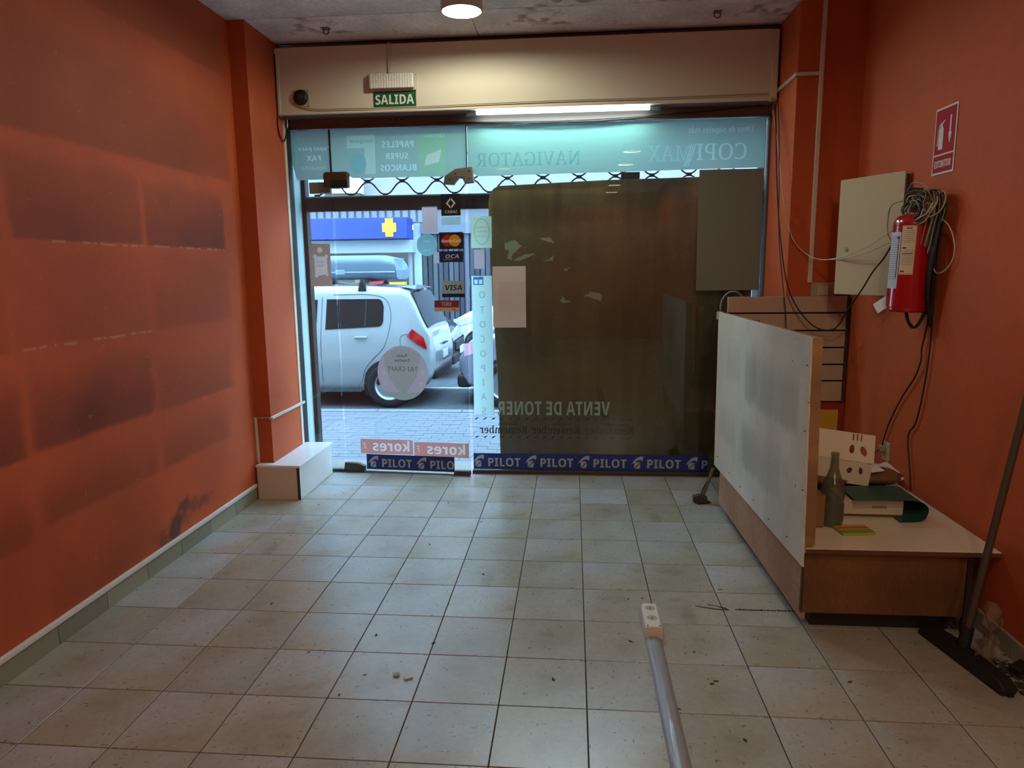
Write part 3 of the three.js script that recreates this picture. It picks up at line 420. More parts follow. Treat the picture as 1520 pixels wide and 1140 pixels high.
// ------------------------------------------------------------------ right: platform, board, slatwall
{
  const t = thing('display_platform', 'low wooden display platform with white laminate top along the right wall', 'platform', [0, 0, 0]);
  const a = [1.294, -0.295], b = [1.253, -1.87];
  part(t, 'top_board', ext([[1.284, 0.268], [2.088, 0.268], [2.088, 2.05], [1.25, 2.05]], 0.02, 0.001).rotateX(-PI / 2).translate(0, 0.381, 0), M.laminate);
  part(t, 'top_edge', bx(1.284, 2.088, 0.381, 0.4, -0.2672, -0.2652), mat('#5e3d24', 0.8));
  part(t, 'front_panel', metres(bx(1.29, 1.97, 0.092, 0.38, -0.313, -0.295, 0.001), 1, 0.6), M.fascia);
  const L = Math.hypot(a[0] - b[0], a[1] - b[1]); part(t, 'side_panel', metres(bx(0, 0.018, 0.06, 0.38, -L, 0, 0.001), 1, 1), M.chip, [a[0] - 0.006, 0, a[1]], [0, Math.atan2(a[0] - b[0], a[1] - b[1]), 0]);
  part(t, 'front_panel_edge', bx(1.2835, 1.291, 0.092, 0.38, -0.312, -0.293), mat('#3f2a1c', 0.8));
  part(t, 'plinth', bx(1.35, 1.95, 0.001, 0.1, -1.8, -0.36), M.dark); part(t, 'leg', bx(1.985, 2.01, 0.001, 0.38, -0.34, -0.315, 0.002), mat('#4d4a48', 0.4, { metalness: 0.6 })); part(t, 'back_panel', bx(1.28, 2.07, 0.06, 0.38, -1.87, -1.85), M.fascia);
}
{
  const t = thing('shelf_back_board', 'large dusty white board on edge along the platform left side', 'board', [0, 0, 0]);
  // corners: near bottom, near top, far bottom, far top
  const nb = V([1.272, 0.318, -0.262]), nt = V([1.252, 1.322, -0.262]), fb = V([1.2335, 0.285, -2.0]), ft = V([1.228, 1.318, -2.0]), TH = 0.05;
  const pt = (u, v, w) => { const p = fb.clone().lerp(nb, u), q = ft.clone().lerp(nt, u); return p.lerp(q, v).add(new THREE.Vector3(w, 0, 0)); };
  const quadSlab = (u0, u1, v0, v1, w0, w1, wob = 0) => { // a board laid into that leaning plane, between depths w0 and w1; wob roughens its near edge
    const nu = 2, nv = wob ? 26 : 1, pos = [], uv = [], q = (a, b, c, d) => { for (const [P, U] of [a, b, c, a, c, d]) { pos.push(P.x, P.y, P.z); uv.push(...U); } };
    const at = (u, v, w) => [pt(u === u1 && wob ? u - hash(Math.round(v * 26), 1, 4) * wob : u, v, w), [u, v]];
    for (let j = 0; j < nv; j++) { const va = lerp(v0, v1, j / nv), vb = lerp(v0, v1, (j + 1) / nv); q(at(u0, va, w0), at(u1, va, w0), at(u1, vb, w0), at(u0, vb, w0)); q(at(u1, va, w1), at(u0, va, w1), at(u0, vb, w1), at(u1, vb, w1)); q(at(u1, va, w0), at(u1, va, w1), at(u1, vb, w1), at(u1, vb, w0)); q(at(u0, va, w1), at(u0, va, w0), at(u0, vb, w0), at(u0, vb, w1)); }
    q(at(u0, v1, w0), at(u1, v1, w0), at(u1, v1, w1), at(u0, v1, w1)); q(at(u0, v0, w1), at(u1, v0, w1), at(u1, v0, w0), at(u0, v0, w0));
    const g = new THREE.BufferGeometry(); g.setAttribute('position', new THREE.Float32BufferAttribute(pos, 3)); g.setAttribute('uv', new THREE.Float32BufferAttribute(uv, 2)); g.computeVertexNormals(); return g;
  };
  part(t, 'face_sheet', quadSlab(0, 1, 0, 1, 0, 0.008, 0.004), M.boardFace);
  part(t, 'batten', quadSlab(0.985, 0.998, 0.1, 0.997, 0.0082, TH), M.boardwood); part(t, 'batten', quadSlab(0.0, 0.018, 0.1, 0.997, 0.0082, TH), M.boardwood); part(t, 'batten', quadSlab(0.019, 0.984, 0.96, 0.995, 0.0082, TH), M.boardwood);
  for (const [u, v] of [[0.985, 0.88], [0.985, 0.6], [0.985, 0.34], [0.06, 0.08], [0.25, 0.06], [0.4, 0.05], [0.56, 0.06], [0.72, 0.05], [0.88, 0.06]]) { const p = pt(u, v, -0.002); part(t, 'nail_tear', new THREE.ConeGeometry(0.006, 0.016, 6).rotateZ(PI / 2), M.bronze, [p.x, p.y, p.z]); }
}
{
  const t = thing('slatwall_panel', 'grooved slatwall display panel upright behind the dusty board', 'slatwall', [0, 0, 0]);
  part(t, 'back_sheet', bx(1.30, 2.062, 0.71, 1.412, -2.098, -2.084), mat('#3c221c', 0.8));
  const ys = [1.412, 1.304, 1.188, 1.075, 0.962, 0.852, 0.71]; for (let i = 0; i < 6; i++) part(t, 'slat', bx(1.30, 2.062, ys[i + 1] + 0.006, ys[i] - (i ? 0.006 : 0), -2.084, -2.066, 0.002), M.slat);
  part(t, 'side_strip', bx(2.062, 2.076, 0.7, 1.412, -2.098, -2.06), mat('#3a2b2a', 0.7));
  for (const x of [1.47, 1.5]) part(t, 'peg_stub', new THREE.SphereGeometry(0.011, 10, 8), M.bronze, [x, 1.255 - (x - 1.47) * 0.2, -2.06]);
}
{
  const t = thing('poster_board', 'red board with a yellow square under the slatwall panel', 'poster', [1.92, 0.402, -2.07]);
  part(t, 'red_board', bx(-0.45, 0.165, 0, 0.3, -0.004, 0.004), mat('#8f1f22', 0.6)); part(t, 'yellow_square', bx(-0.25, 0.128, 0, 0.255, 0.0042, 0.006), mat('#c99a1a', 0.6));
}
// ---- things lying on the platform (its top at y = 0.402)
const TY = 0.4025;
{
  const t = thing('glass_bottle', 'empty dusty clear glass bottle on the platform beside the board', 'bottle', [1.492, TY, -0.565]); t.scale.set(1.18, 1, 1.18);
  const glassB = new THREE.MeshPhysicalMaterial({ color: S('#d3d6c6'), roughness: 0.1, transmission: 0.92, thickness: 0, ior: 1.45 });
  part(t, 'bottle_glass', lathe([[0, 0.006], [0.035, 0.003], [0.043, 0.009], [0.044, 0.03], [0.042, 0.09], [0.042, 0.12], [0.045, 0.15], [0.044, 0.175], [0.036, 0.215], [0.024, 0.25], [0.017, 0.28], [0.0145, 0.33], [0.016, 0.333], [0.0165, 0.35], [0.014, 0.353], [0.011, 0.35], [0.0115, 0.33], [0.014, 0.28], [0.021, 0.25], [0.033, 0.215], [0.041, 0.175], [0.042, 0.15], [0.039, 0.12], [0.039, 0.09], [0.041, 0.03], [0.035, 0.012], [0, 0.012]], 36), glassB);
  part(t, 'faded_label', new THREE.CylinderGeometry(0.0438, 0.0446, 0.085, 36, 1, true).translate(0, 0.072, 0), mat('#5d6450', 0.9, { transparent: true, opacity: 0.55, side: THREE.DoubleSide }));
}
{
  const t = thing('striped_booklet', 'small booklet with cream, orange and green stripes before the bottle', 'booklet', [1.565, TY, -0.485], 0.12);
  part(t, 'pages', box(0.15, 0.01, 0.1, 0.002).translate(0, 0.006, 0), mat('#9fae3a', 0.7)); for (const [z0, z1, c] of [[-0.05, -0.026, '#b9a25c'], [-0.026, -0.002, '#c4572c'], [-0.002, 0.006, '#c9b984'], [0.006, 0.05, '#7f9a2c']]) part(t, 'cover_stripe', bx(-0.075, 0.075, 0.011, 0.0122, z0, z1), mat(c, 0.6));
}
{
  const t = thing('flat_carton', 'flat white printed carton lying under the green sheet', 'box', [1.731, TY, -0.785], -0.03);
  part(t, 'carton', box(0.28, 0.072, 0.2, 0.002).translate(0, 0.048, 0), mat('#c3b5a0', 0.7)); part(t, 'tray_base', box(0.276, 0.01, 0.196).translate(0, 0.005, 0), mat('#5d4633', 0.8));
  part(t, 'lettering', letters('SOHO', fontBold, 0.065, 0.014, false, 0.0006).rotateZ(PI).translate(0.03, 0.05, 0.1002), mat('#4f4740', 0.7));
}
{ // curled green sheet: lies on the carton, bends round its right end and back under itself
  const prof = [[-0.14, 0.098], [-0.05, 0.099], [0.06, 0.1], [0.12, 0.1], [0.165, 0.092], [0.195, 0.066], [0.19, 0.033], [0.17, 0.01], [0.12, 0.004], [0.06, 0.004]], c = new THREE.CatmullRomCurve3(prof.map(([x, y]) => new THREE.Vector3(x, y, 0))), pos = [], idx = [], N = 40;
  for (let i = 0; i <= N; i++) { const p = c.getPoint(i / N); for (const [dz, o] of [[-0.13, 0], [0.13, 0], [-0.13, 1], [0.13, 1]]) { const t = c.getTangent(i / N); pos.push(p.x - t.y * o * 0.0015 + dz * -0.05, p.y + t.x * o * 0.0015 * (1), p.z + dz + 0.06 * (1 - i / N) * (dz > 0 ? -0.6 : 0)); } }
  for (let i = 0; i < N; i++) { const a = i * 4, b = a + 4; idx.push(a, b, a + 1, a + 1, b, b + 1, a + 2, a + 3, b + 2, b + 2, a + 3, b + 3, a + 1, b + 1, a + 3, a + 3, b + 1, b + 3, a, a + 2, b, b, a + 2, b + 2); }
  const g = new THREE.BufferGeometry(); g.setAttribute('position', new THREE.Float32BufferAttribute(pos, 3)); g.setIndex(idx); g.computeVertexNormals();
  solo('green_sheet', g, mat('#1d5347', 0.5, { side: THREE.DoubleSide }), 'dark green flexible sheet curled round the flat carton end', 'sheet', [1.765, TY, -0.735], [0, 0.05, 0]);
}
{
  const t = thing('brown_bundle', 'long brown paper wrapped bundle lying behind the bottle and carton', 'bundle', [1.64, TY, -0.975], 0.04); t.scale.set(1.05, 0.92, 0.9);
  const g = new THREE.CapsuleGeometry(0.07, 0.5, 8, 20).rotateZ(PI / 2).scale(1, 0.62, 1.5), p = g.attributes.position; for (let i = 0; i < p.count; i++) { const x = p.getX(i), y = p.getY(i), z = p.getZ(i), k = 1 + (fbm(x * 14 + 9, z * 14 + y * 9 + 9, 131, 3) - 0.5) * 0.22; p.setXYZ(i, x, y * k, z * k); } g.computeVertexNormals();
  part(t, 'wrapping', g, mat('#6d4c30', 0.5, { clearcoat: 0.2 }), [0, 0.13, 0]); part(t, 'base_roll', new THREE.CapsuleGeometry(0.042, 0.5, 6, 16).rotateZ(PI / 2).scale(1, 1, 1.8).translate(-0.02, 0.043, 0), mat('#20160f', 0.8));
  part(t, 'twisted_end', new THREE.ConeGeometry(0.028, 0.05, 9).rotateZ(-PI / 2), mat('#5a3e28', 0.6), [0.325, 0.13, 0]);
}
{
  const t = thing('cut_out_card', 'folded white card with cut holes leaning on the brown bundle', 'card', [1.65, 0.634, -0.872]); t.rotation.set(-0.3, -0.05, -0.13, 'YXZ'); t.scale.set(1.06, 1.12, 1);
  const hole = (x, y, rx, ry, a) => { const p = new THREE.Path(); p.absellipse(x, y, rx, ry, 0, PI * 2, true, a); return p; };
  const flap = (y0, y1, holes, slot) => { const s = new THREE.Shape([[-0.15, y0], [0.135, y0], [0.13, y1], [-0.15, y1]].map((p) => new THREE.Vector2(...p))); s.holes.push(...holes); if (slot) for (const x of slot) s.holes.push(new THREE.Path([[x, y1 - 0.035], [x + 0.008, y1 - 0.035], [x + 0.008, y1 - 0.003], [x, y1 - 0.003]].map((p) => new THREE.Vector2(...p)))); return ext(s, 0.003, 0.0004); };
  part(t, 'card_flap', flap(0.002, 0.13, [hole(0.03, 0.055, 0.012, 0.021, 0), hole(0.083, 0.052, 0.014, 0.024, 0.5)], [0.028, 0.046, 0.064]), M.cardLight); part(t, 'card_flap', flap(-0.11, -0.002, [hole(0.035, -0.045, 0.013, 0.016, 0), hole(0.085, -0.04, 0.009, 0.02, 0.3)]), M.cardLight, [0, 0, 0], [0.5, 0, 0]);
}
{
  const t = thing('kraft_box', 'small brown cardboard box wedged behind the board near edge', 'box', [1.385, TY, -0.63]); part(t, 'carton', box(0.12, 0.15, 0.22, 0.003).translate(0, 0.081, 0), M.card); part(t, 'top_flap', box(0.105, 0.004, 0.1).translate(0, 0.002, 0.05), mat('#7b5530', 0.85), [0, 0.153, 0.0], [0.08, 0, 0]);
}
function crumple(w, d, n, amp, s, th = 0.0012) { // a creased sheet with thickness
  const g = new THREE.BoxGeometry(w, th, d, n, 1, n), p = g.attributes.position; for (let i = 0; i < p.count; i++) { const x = p.getX(i), z = p.getZ(i); p.setY(i, p.getY(i) + (fbm(x * 22 + 5, z * 22 + 7, s, 3) - 0.5) * amp + Math.abs(Math.sin(x * 31 + s)) * amp * 0.25); } g.computeVertexNormals(); return g;
}
solo('paper_sheet', crumple(0.2, 0.15, 10, 0.02, 5), mat('#cfc6c0', 0.9), 'white crumpled sheet of paper against the right wall beyond the bundle', 'paper', [2.0, 0.475, -1.2], [0.45, 0.5, -0.25]);
solo('paper_scrap', crumple(0.08, 0.05, 6, 0.012, 9), M.paper, 'small torn white paper scrap lying on the brown bundle', 'paper', [1.83, 0.572, -0.93], [0.35, 0.4, -0.1]);

// ------------------------------------------------------------------ right wall fittings
{
  const t = thing('meter_cover', 'cream painted square cover panel standing ajar on the right wall corner', 'cover', [2.062, 1.775, -1.36], -Math.atan2(0.4, 0.192)); // hinged at its right edge
  part(t, 'cover_board', box(0.445, 0.672, 0.014, 0.003), mat('#b7a27c', 0.7), [-0.222, 0, 0]); part(t, 'hinge_strip', box(0.012, 0.64, 0.02), mat('#3d3122', 0.8), [0.004, 0, -0.004]); part(t, 'cover_knob', new THREE.CylinderGeometry(0.012, 0.012, 0.008, 14).rotateX(PI / 2), mat('#a08b67', 0.6), [-0.37, -0.07, 0.01]);
}
{
  const t = thing('extinguisher_sign', 'crimson sign with white extinguisher pictogram and arrow on right wall', 'sign', [2.0865, 2.212, -1.035], -PI / 2);
  part(t, 'sign_plate', box(0.205, 0.32, 0.003, 0.001), mat('#cfc3bb', 0.6)); const red = mat('#a0131f', 0.85), wh = mat('#cfc3bb', 0.6);
  part(t, 'red_field', bx(-0.094, 0.094, -0.062, 0.15, 0.001, 0.0022), red); part(t, 'red_field', bx(-0.094, 0.094, -0.15, -0.07, 0.001, 0.0022), red); part(t, 'lettering', letters('EXTINTOR', fontBold, 0.155, 0.034, false, 0.0006).translate(0, -0.11, 0.0024), wh);
  part(t, 'pictogram', ext([[-0.055, -0.04], [-0.015, -0.04], [-0.015, 0.055], [-0.022, 0.066], [-0.028, 0.07], [-0.028, 0.08], [-0.006, 0.092], [-0.004, 0.098], [-0.03, 0.088], [-0.044, 0.086], [-0.06, 0.07], [-0.066, 0.05], [-0.068, -0.02], [-0.062, -0.02], [-0.062, 0.05], [-0.054, 0.068], [-0.046, 0.076], [-0.042, 0.07], [-0.055, 0.055]], 0.0006).translate(0, 0, 0.0024), wh);
  part(t, 'arrow', ext([[0.042, 0.11], [0.054, 0.11], [0.054, 0.03], [0.064, 0.03], [0.048, -0.02], [0.034, 0.03], [0.042, 0.03]], 0.0006).translate(0, 0, 0.0024), wh);
}
{
  const t = thing('fire_extinguisher', 'red fire extinguisher with white labels hanging on the right wall', 'extinguisher', [1.982, 1.372, -1.07]); t.rotation.set(0.0, 0.0, -0.02);
  part(t, 'cylinder', lathe([[0, 0], [0.08, 0], [0.092, 0.006], [0.094, 0.016], [0.09, 0.022], [0.096, 0.03], [0.096, 0.435], [0.093, 0.458], [0.08, 0.478], [0.05, 0.49], [0.03, 0.497], [0.028, 0.515], [0, 0.515]], 40), mat('#a30f1c', 0.22, { clearcoat: 0.8, clearcoatRoughness: 0.1 }));
  const v = part(t, 'valve', lathe([[0, 0], [0.022, 0], [0.024, 0.03], [0.016, 0.035], [0.016, 0.07], [0, 0.075]], 20), M.steel, [0, 0.512, 0]); part(t, 'lever', ext([[-0.02, 0], [0.05, 0.02], [0.052, 0.055], [-0.02, 0.045]], 0.022, 0.002).translate(0, 0, -0.011).rotateY(2.3), mat('#3a0d12', 0.5), [0, 0.57, 0]); part(t, 'carry_handle', ext([[-0.02, 0], [0.055, -0.005], [0.055, 0.006], [-0.02, 0.014]], 0.02, 0.002).translate(0, 0, -0.01).rotateY(2.3), M.dark, [0, 0.545, 0]);
  part(v, 'pressure_gauge', new THREE.CylinderGeometry(0.017, 0.017, 0.014, 16).rotateX(PI / 2), M.steel, [-0.022, 0.03, 0.022]);
  const lab = (a0, a1, y0, y1, tex) => { const g = new THREE.CylinderGeometry(0.0968, 0.0968, y1 - y0, 20, 1, true, a0, a1 - a0); part(t, 'label', g, new THREE.MeshPhysicalMaterial({ map: tex, roughness: 0.6, side: THREE.DoubleSide }), [0, (y0 + y1) / 2, 0]); };
  const lines = (g, w, h, y0, n, c = '#6d6458') => { g.fillStyle = c; for (let i = 0; i < n; i++) { const y = y0 + i * 13; for (let x = 16; x < w - 16;) { const l = 6 + hash(i, x, 3) * 16; g.fillRect(x, y, Math.min(l, w - 16 - x), 4); x += l + 5; } } };
  lab(-0.95, -0.28, 0.19, 0.43, canvasTex(200, 340, (g, w, h) => { g.fillStyle = '#d2c6b1'; g.fillRect(0, 0, w, h); g.strokeStyle = '#7d7364'; g.lineWidth = 2; g.strokeRect(6, 6, w - 12, h * 0.48); g.strokeRect(6, h * 0.53, w - 12, h * 0.45); lines(g, w, h, 34, 7); lines(g, w, h, h * 0.6, 6); g.fillStyle = '#3d362f'; g.fillRect(60, 14, 80, 8); g.fillRect(20, h * 0.44, 60, 10); g.fillRect(20, h * 0.92, 60, 10); g.fillRect(20, h * 0.56, 160, 6); }));
  lab(-1.8, -0.99, 0.12, 0.4, canvasTex(240, 330, (g, w, h) => { g.fillStyle = '#bcbcc2'; g.fillRect(0, 0, w, h); lines(g, w, h, 24, 20, '#5f6488'); g.fillStyle = '#161a26'; g.fillRect(w * 0.84, 30, 14, h * 0.72); g.fillRect(w * 0.72, 26, 50, 14); }));
  part(t, 'wall_bracket', bx(0.094, 0.1, 0.3, 0.44, -0.03, 0.03, 0.003), M.dark); part(t, 'hose', tube([[0.02, 0.55, -0.02], [0.075, 0.56, 0.03], [0.085, 0.47, 0.075], [0.08, 0.3, 0.08], [0.075, 0.08, 0.075], [0.06, -0.05, 0.03], [0.04, -0.08, 0.02], [0.01, -0.05, 0.02], [-0.0, 0.01, 0.0]], 0.0085, 60, 8), M.rubber);
}
{ // tangle of old cable hung over the extinguisher head
  const t = thing('cable_tangle', 'messy tangle of grey and black cables over the extinguisher head', 'cables', [1.995, 1.89, -1.03]); let s = 0;
  const ring = (r, k, m) => { const pts = []; const n = 14, ph = rnd() * 6, tl = rr(-0.35, 0.35), oy = rr(-0.03, 0.03), oz = rr(-0.03, 0.05); for (let i = 0; i <= n; i++) { const a = ph + i / n * PI * 2 * k, q = r * (0.8 + 0.35 * vn(i * 0.6, s, 7)); pts.push([clamp(Math.sin(a * 0.7 + s) * 0.04 + rr(-0.012, 0.012), -0.1, 0.07), oy + Math.sin(a) * q * 0.62, oz + Math.cos(a) * q + tl * Math.sin(a) * q * 0.5]); } s++; part(t, 'cable', tube(pts, rr(0.0022, 0.0036), 90, 5), m); };
  for (let i = 0; i < 30; i++) ring(rr(0.05, 0.135), rr(0.9, 1.5), [M.cableGrey, M.cableBlack, M.cableDirty, M.cableWhite, M.cableBlack, M.cableDirty][i % 6]);
  for (let i = 0; i < 12; i++) { const z = rr(0.07, 0.12), x = rr(0.0, 0.06); part(t, 'cable', tube([[x - 0.03, 0.06, z - 0.07], [x, 0.075, z - 0.01], [x + 0.005, 0, z + 0.015], [x, -0.08, z + rr(-0.01, 0.02)], [x - 0.01, -0.15 - rr(0, 0.08), z - 0.02]], 0.003, 40, 5), i % 3 ? M.cableGrey : M.cableBlack); }
  part(t, 'cable', tube([[-0.02, 0.05, -0.1], [-0.06, 0.03, -0.18], [-0.05, -0.03, -0.24], [-0.05, -0.11, -0.23], [-0.045, -0.15, -0.2]], 0.0032, 40, 6), M.cableGrey);
}
solo('loose_cable', tube([[2.04, 1.84, -0.93], [2.06, 1.79, -0.87], [2.07, 1.71, -0.83], [2.07, 1.64, -0.83], [2.06, 1.585, -0.87], [2.05, 1.57, -0.93], [2.05, 1.6, -0.965], [2.045, 1.7, -0.955]], 0.003, 60), M.cableWhite, 'pale cable looping out right of the extinguisher', 'cable');
for (const [i, pts] of [[0, [[2.06, 1.9, -0.93], [2.05, 1.7, -0.955], [2.055, 1.5, -0.965], [2.06, 1.4, -0.985], [2.072, 1.25, -1.04], [2.072, 1.17, -1.062], [2.07, 1.14, -1.05], [2.072, 1.05, -1.09], [2.074, 0.89, -1.24], [2.076, 0.72, -1.37], [2.072, 0.6, -1.42], [2.07, 0.55, -1.42]]], [1, [[2.065, 1.9, -0.92], [2.058, 1.7, -0.945], [2.06, 1.5, -0.955], [2.07, 1.35, -0.975], [2.076, 1.2, -0.985], [2.076, 1.08, -0.995], [2.076, 0.9, -1.03], [2.076, 0.78, -1.07], [2.076, 0.72, -1.13], [2.076, 0.66, -1.13], [2.074, 0.52, -1.08], [2.072, 0.42, -1.05]]]])
  solo('loose_cable', tube(pts, 0.0045, 90), M.cableBlack, ['black cable running down the right wall to the low outlet', 'black cable running down the right wall onto the platform'][i], 'cable');
for (const dz of [0.0, 0.016, 0.03]) solo('loose_cable', tube([[2.04, 1.95, -0.95 + dz], [2.03, 1.8, -0.93 + dz], [2.02, 1.6, -0.945 + dz * 0.8], [2.03, 1.45, -0.965 + dz * 0.5], [2.065, 1.3, -0.98 + dz * 0.2]], 0.0075, 50), M.cableBlack, 'thick black cable hanging down right beside the extinguisher', 'cable', undefined, undefined, 'thick black cables beside the extinguisher');
{
  const t = thing('wall_outlet', 'small pale wall outlet with plugged cables low on right wall', 'outlet', [2.086, 0.545, -1.4]); part(t, 'outlet_plate', box(0.01, 0.11, 0.075, 0.003), mat('#a9a590', 0.6)); part(t, 'plug', box(0.03, 0.035, 0.04, 0.006), mat('#8c8a7c', 0.6), [-0.018, 0.015, -0.02]); part(t, 'plug_cord', tube([[-0.03, 0.01, -0.02], [-0.05, -0.02, -0.03], [-0.04, -0.07, -0.05]], 0.003), M.cableBlack);
}
{
  const t = thing('wiring_duct', 'long vertical white wiring duct on the right pilaster with side branch', 'duct', [0, 0, 0]);
  part(t, 'duct_run', bx(1.812, 1.838, 1.5, 3.236, -2.099, -2.084, 0.003), M.pvc); part(t, 'duct_branch', bx(1.665, 1.812, 2.79, 2.812, -2.099, -2.086, 0.003), M.pvc); part(t, 'duct_branch', bx(1.666, 1.679, 2.79, 2.812, -2.6, -2.0865, 0.003), M.pvc);
}
{ const t = thing('junction_box', 'pale surface junction box at the foot of the wiring duct', 'junction box', [1.905, 1.455, -2.084]); part(t, 'box_body', box(0.14, 0.09, 0.028, 0.004), mat('#a39880', 0.6)); part(t, 'box_cover', box(0.07, 0.06, 0.006, 0.002), mat('#b3a88f', 0.55), [0.0, -0.005, 0.017]); }
solo('loose_cable', tube([[1.65, 2.7, -2.46], [1.62, 2.48, -2.3], [1.6, 2.15, -2.15], [1.61, 1.8, -2.05], [1.66, 1.48, -2.0], [1.73, 1.33, -1.98], [1.84, 1.215, -1.95], [1.92, 1.21, -1.9], [1.925, 1.335, -1.7], [1.925, 1.405, -1.6], [1.925, 1.485, -1.48], [1.92, 1.57, -1.36], [1.925, 1.66, -1.22], [1.95, 1.8, -1.12]], 0.0045, 120), M.cableBlack, 'black cable swagging from fascia right end past slatwall to extinguisher', 'cable');
solo('loose_cable', tube([[1.665, 2.72, -2.46], [1.625, 2.5, -2.25], [1.6, 2.15, -2.1], [1.605, 1.8, -2.06], [1.635, 1.5, -2.03], [1.665, 1.3, -2.03], [1.67, 1.1, -2.0]], 0.003, 80), M.cableBlack, 'thin dark cable dropping straight behind the dusty board', 'cable');
solo('loose_cable', tube([[1.63, 2.66, -2.44], [1.62, 2.33, -2.2], [1.63, 2.06, -2.1], [1.7, 1.78, -2.07], [1.79, 1.68, -2.05], [1.83, 1.648, -1.9], [1.855, 1.648, -1.8], [1.88, 1.652, -1.66], [1.91, 1.68, -1.45], [1.95, 1.735, -1.2]], 0.003, 100), M.cableWhite, 'pale thin cable swagging from the fascia across the cream cover', 'cable');
solo('loose_cable', tube([[1.85, 1.648, -1.83], [1.875, 1.662, -1.68], [1.905, 1.705, -1.45], [1.95, 1.8, -1.18]], 0.0028, 50), M.cableWhite, 'upper short pale cable crossing the cream cover towards the extinguisher', 'cable');
{ const t = thing('cable_ring', 'grey cable loop with white connector beyond the board far corner', 'cable', [0, 0, 0]); part(t, 'loop', tube([[1.30, 1.29, -2.3], [1.305, 1.37, -2.3], [1.34, 1.425, -2.3], [1.39, 1.44, -2.3], [1.43, 1.42, -2.3], [1.46, 1.38, -2.3]], 0.006, 40), M.cableGrey); part(t, 'connector', box(0.045, 0.055, 0.03, 0.004), mat('#b3a9a0', 0.6), [1.30, 1.275, -2.3]); part(t, 'tail', tube([[1.30, 1.25, -2.3], [1.32, 0.9, -2.32], [1.35, 0.4, -2.34], [1.38, 0.006, -2.36]], 0.005, 30), M.cableGrey); }
solo('paper_tag', crumple(0.08, 0.06, 5, 0.006, 3), M.paper, 'white paper tag sticking out beneath the cream cover', 'tag', [1.905, 1.405, -1.17], [0.9, 0.2, 1.0]);
// a stick on a worn metal foot beside the platform
{
  const t = thing('floor_stick', 'wooden stick on a worn black metal foot beside the platform', 'stick', [1.17, 0.001, -2.04]);
  part(t, 'foot_plate', box(0.1, 0.012, 0.07, 0.004).translate(0.0, 0.006, 0), M.dark, [0, 0, 0], [0, 0.3, 0]); part(t, 'foot_clamp', ext([[-0.06, 0], [0.03, 0], [0.028, 0.03], [-0.02, 0.045], [-0.06, 0.035]], 0.04, 0.003).translate(0, 0.012, -0.02), mat('#3c3a33', 0.6)); part(t, 'pole', bar([0.0, 0.03, 0], [0.062, 0.255, 0.03], 0.011), mat('#6d6250', 0.6)); part(t, 'cord', tube([[-0.012, 0.05, 0.01], [0.0, 0.1, 0.012], [0.03, 0.17, 0.02], [0.043, 0.25, 0.02]], 0.004), M.dark);
}
// broom leaning on the right wall
{
  const t = thing('floor_squeegee', 'wide black floor squeegee with brown pole leaning on right wall', 'squeegee', [1.872, 0.001, -0.075], 0);
  const h = new THREE.Group(); const ang = Math.atan2(-(0.443), 0.084); // head runs along (0.084, 0.443)
  part(t, 'head', ext([[-0.235, 0.012], [0.225, 0.012], [0.235, 0.03], [0.2, 0.052], [0.05, 0.062], [-0.06, 0.062], [-0.22, 0.055], [-0.235, 0.04]], 0.05, 0.005).translate(0, 0, -0.025), mat('#161514', 0.55), [0, 0, 0], [0, ang, 0]); part(t, 'blade', bx(-0.24, 0.235, 0, 0.014, -0.016, 0.004), M.rubber, [0, 0, 0], [0, ang, 0]);
  part(t, 'pole_socket', bar([0.0, 0.045, -0.02], [0.012, 0.15, -0.02], 0.024, 14), mat('#1a1918', 0.5)); part(t, 'pole', bar([0.006, 0.1, -0.02], [0.2, 1.5, -0.02 - 0.0], 0.0145, 14), mat('#4a3a32', 0.5));
}
{ // swept rubbish beside it
  const t = thing('rubbish_heap', 'small heap of swept dirt and scraps by the squeegee', 'rubbish', [1.99, 0.001, 0.02]); const bits = [];
  for (let i = 0; i < 90; i++) { const g = new THREE.TetrahedronGeometry(rr(0.004, 0.014)); g.rotateX(rr(0, 6)).rotateY(rr(0, 6)).scale(rr(0.6, 1.8), 0.6, rr(0.6, 1.8)); const a = rnd(), z = rr(-0.12, 0.22); bits.push(g.translate(rr(-0.03, 0.06), 0.004 + a * a * 0.03, z)); } const m = part(t, 'dirt', mergeGeometries(bits), mat('#3a3129', 0.95)); m.userData.kind = 'stuff';
  part(t, 'card_scrap', box(0.06, 0.004, 0.09, 0.001), mat('#c9c4ba', 0.8), [0.04, 0.036, 0.16], [0.1, 0.4, 0.2]); part(t, 'card_scrap', box(0.05, 0.005, 0.05, 0.001), mat('#1b2a55', 0.7), [0.035, 0.03, 0.215], [0.1, 0.2, 0.1]); part(t, 'black_scrap', box(0.07, 0.035, 0.045, 0.006), M.black, [0.04, 0.04, -0.005], [0.1, 0.5, 0.1]);
}
solo('plastic_bag', crumple(0.17, 0.24, 16, 0.07, 23, 0.001).rotateX(PI / 2), new THREE.MeshPhysicalMaterial({ color: S('#efe8de'), roughness: 0.15, transmission: 0.93, thickness: 0, ior: 1.4 }), 'crumpled clear plastic bag standing between squeegee and wall', 'bag', [1.965, 0.13, -0.1], [-0.15, 0.7, -0.3]);

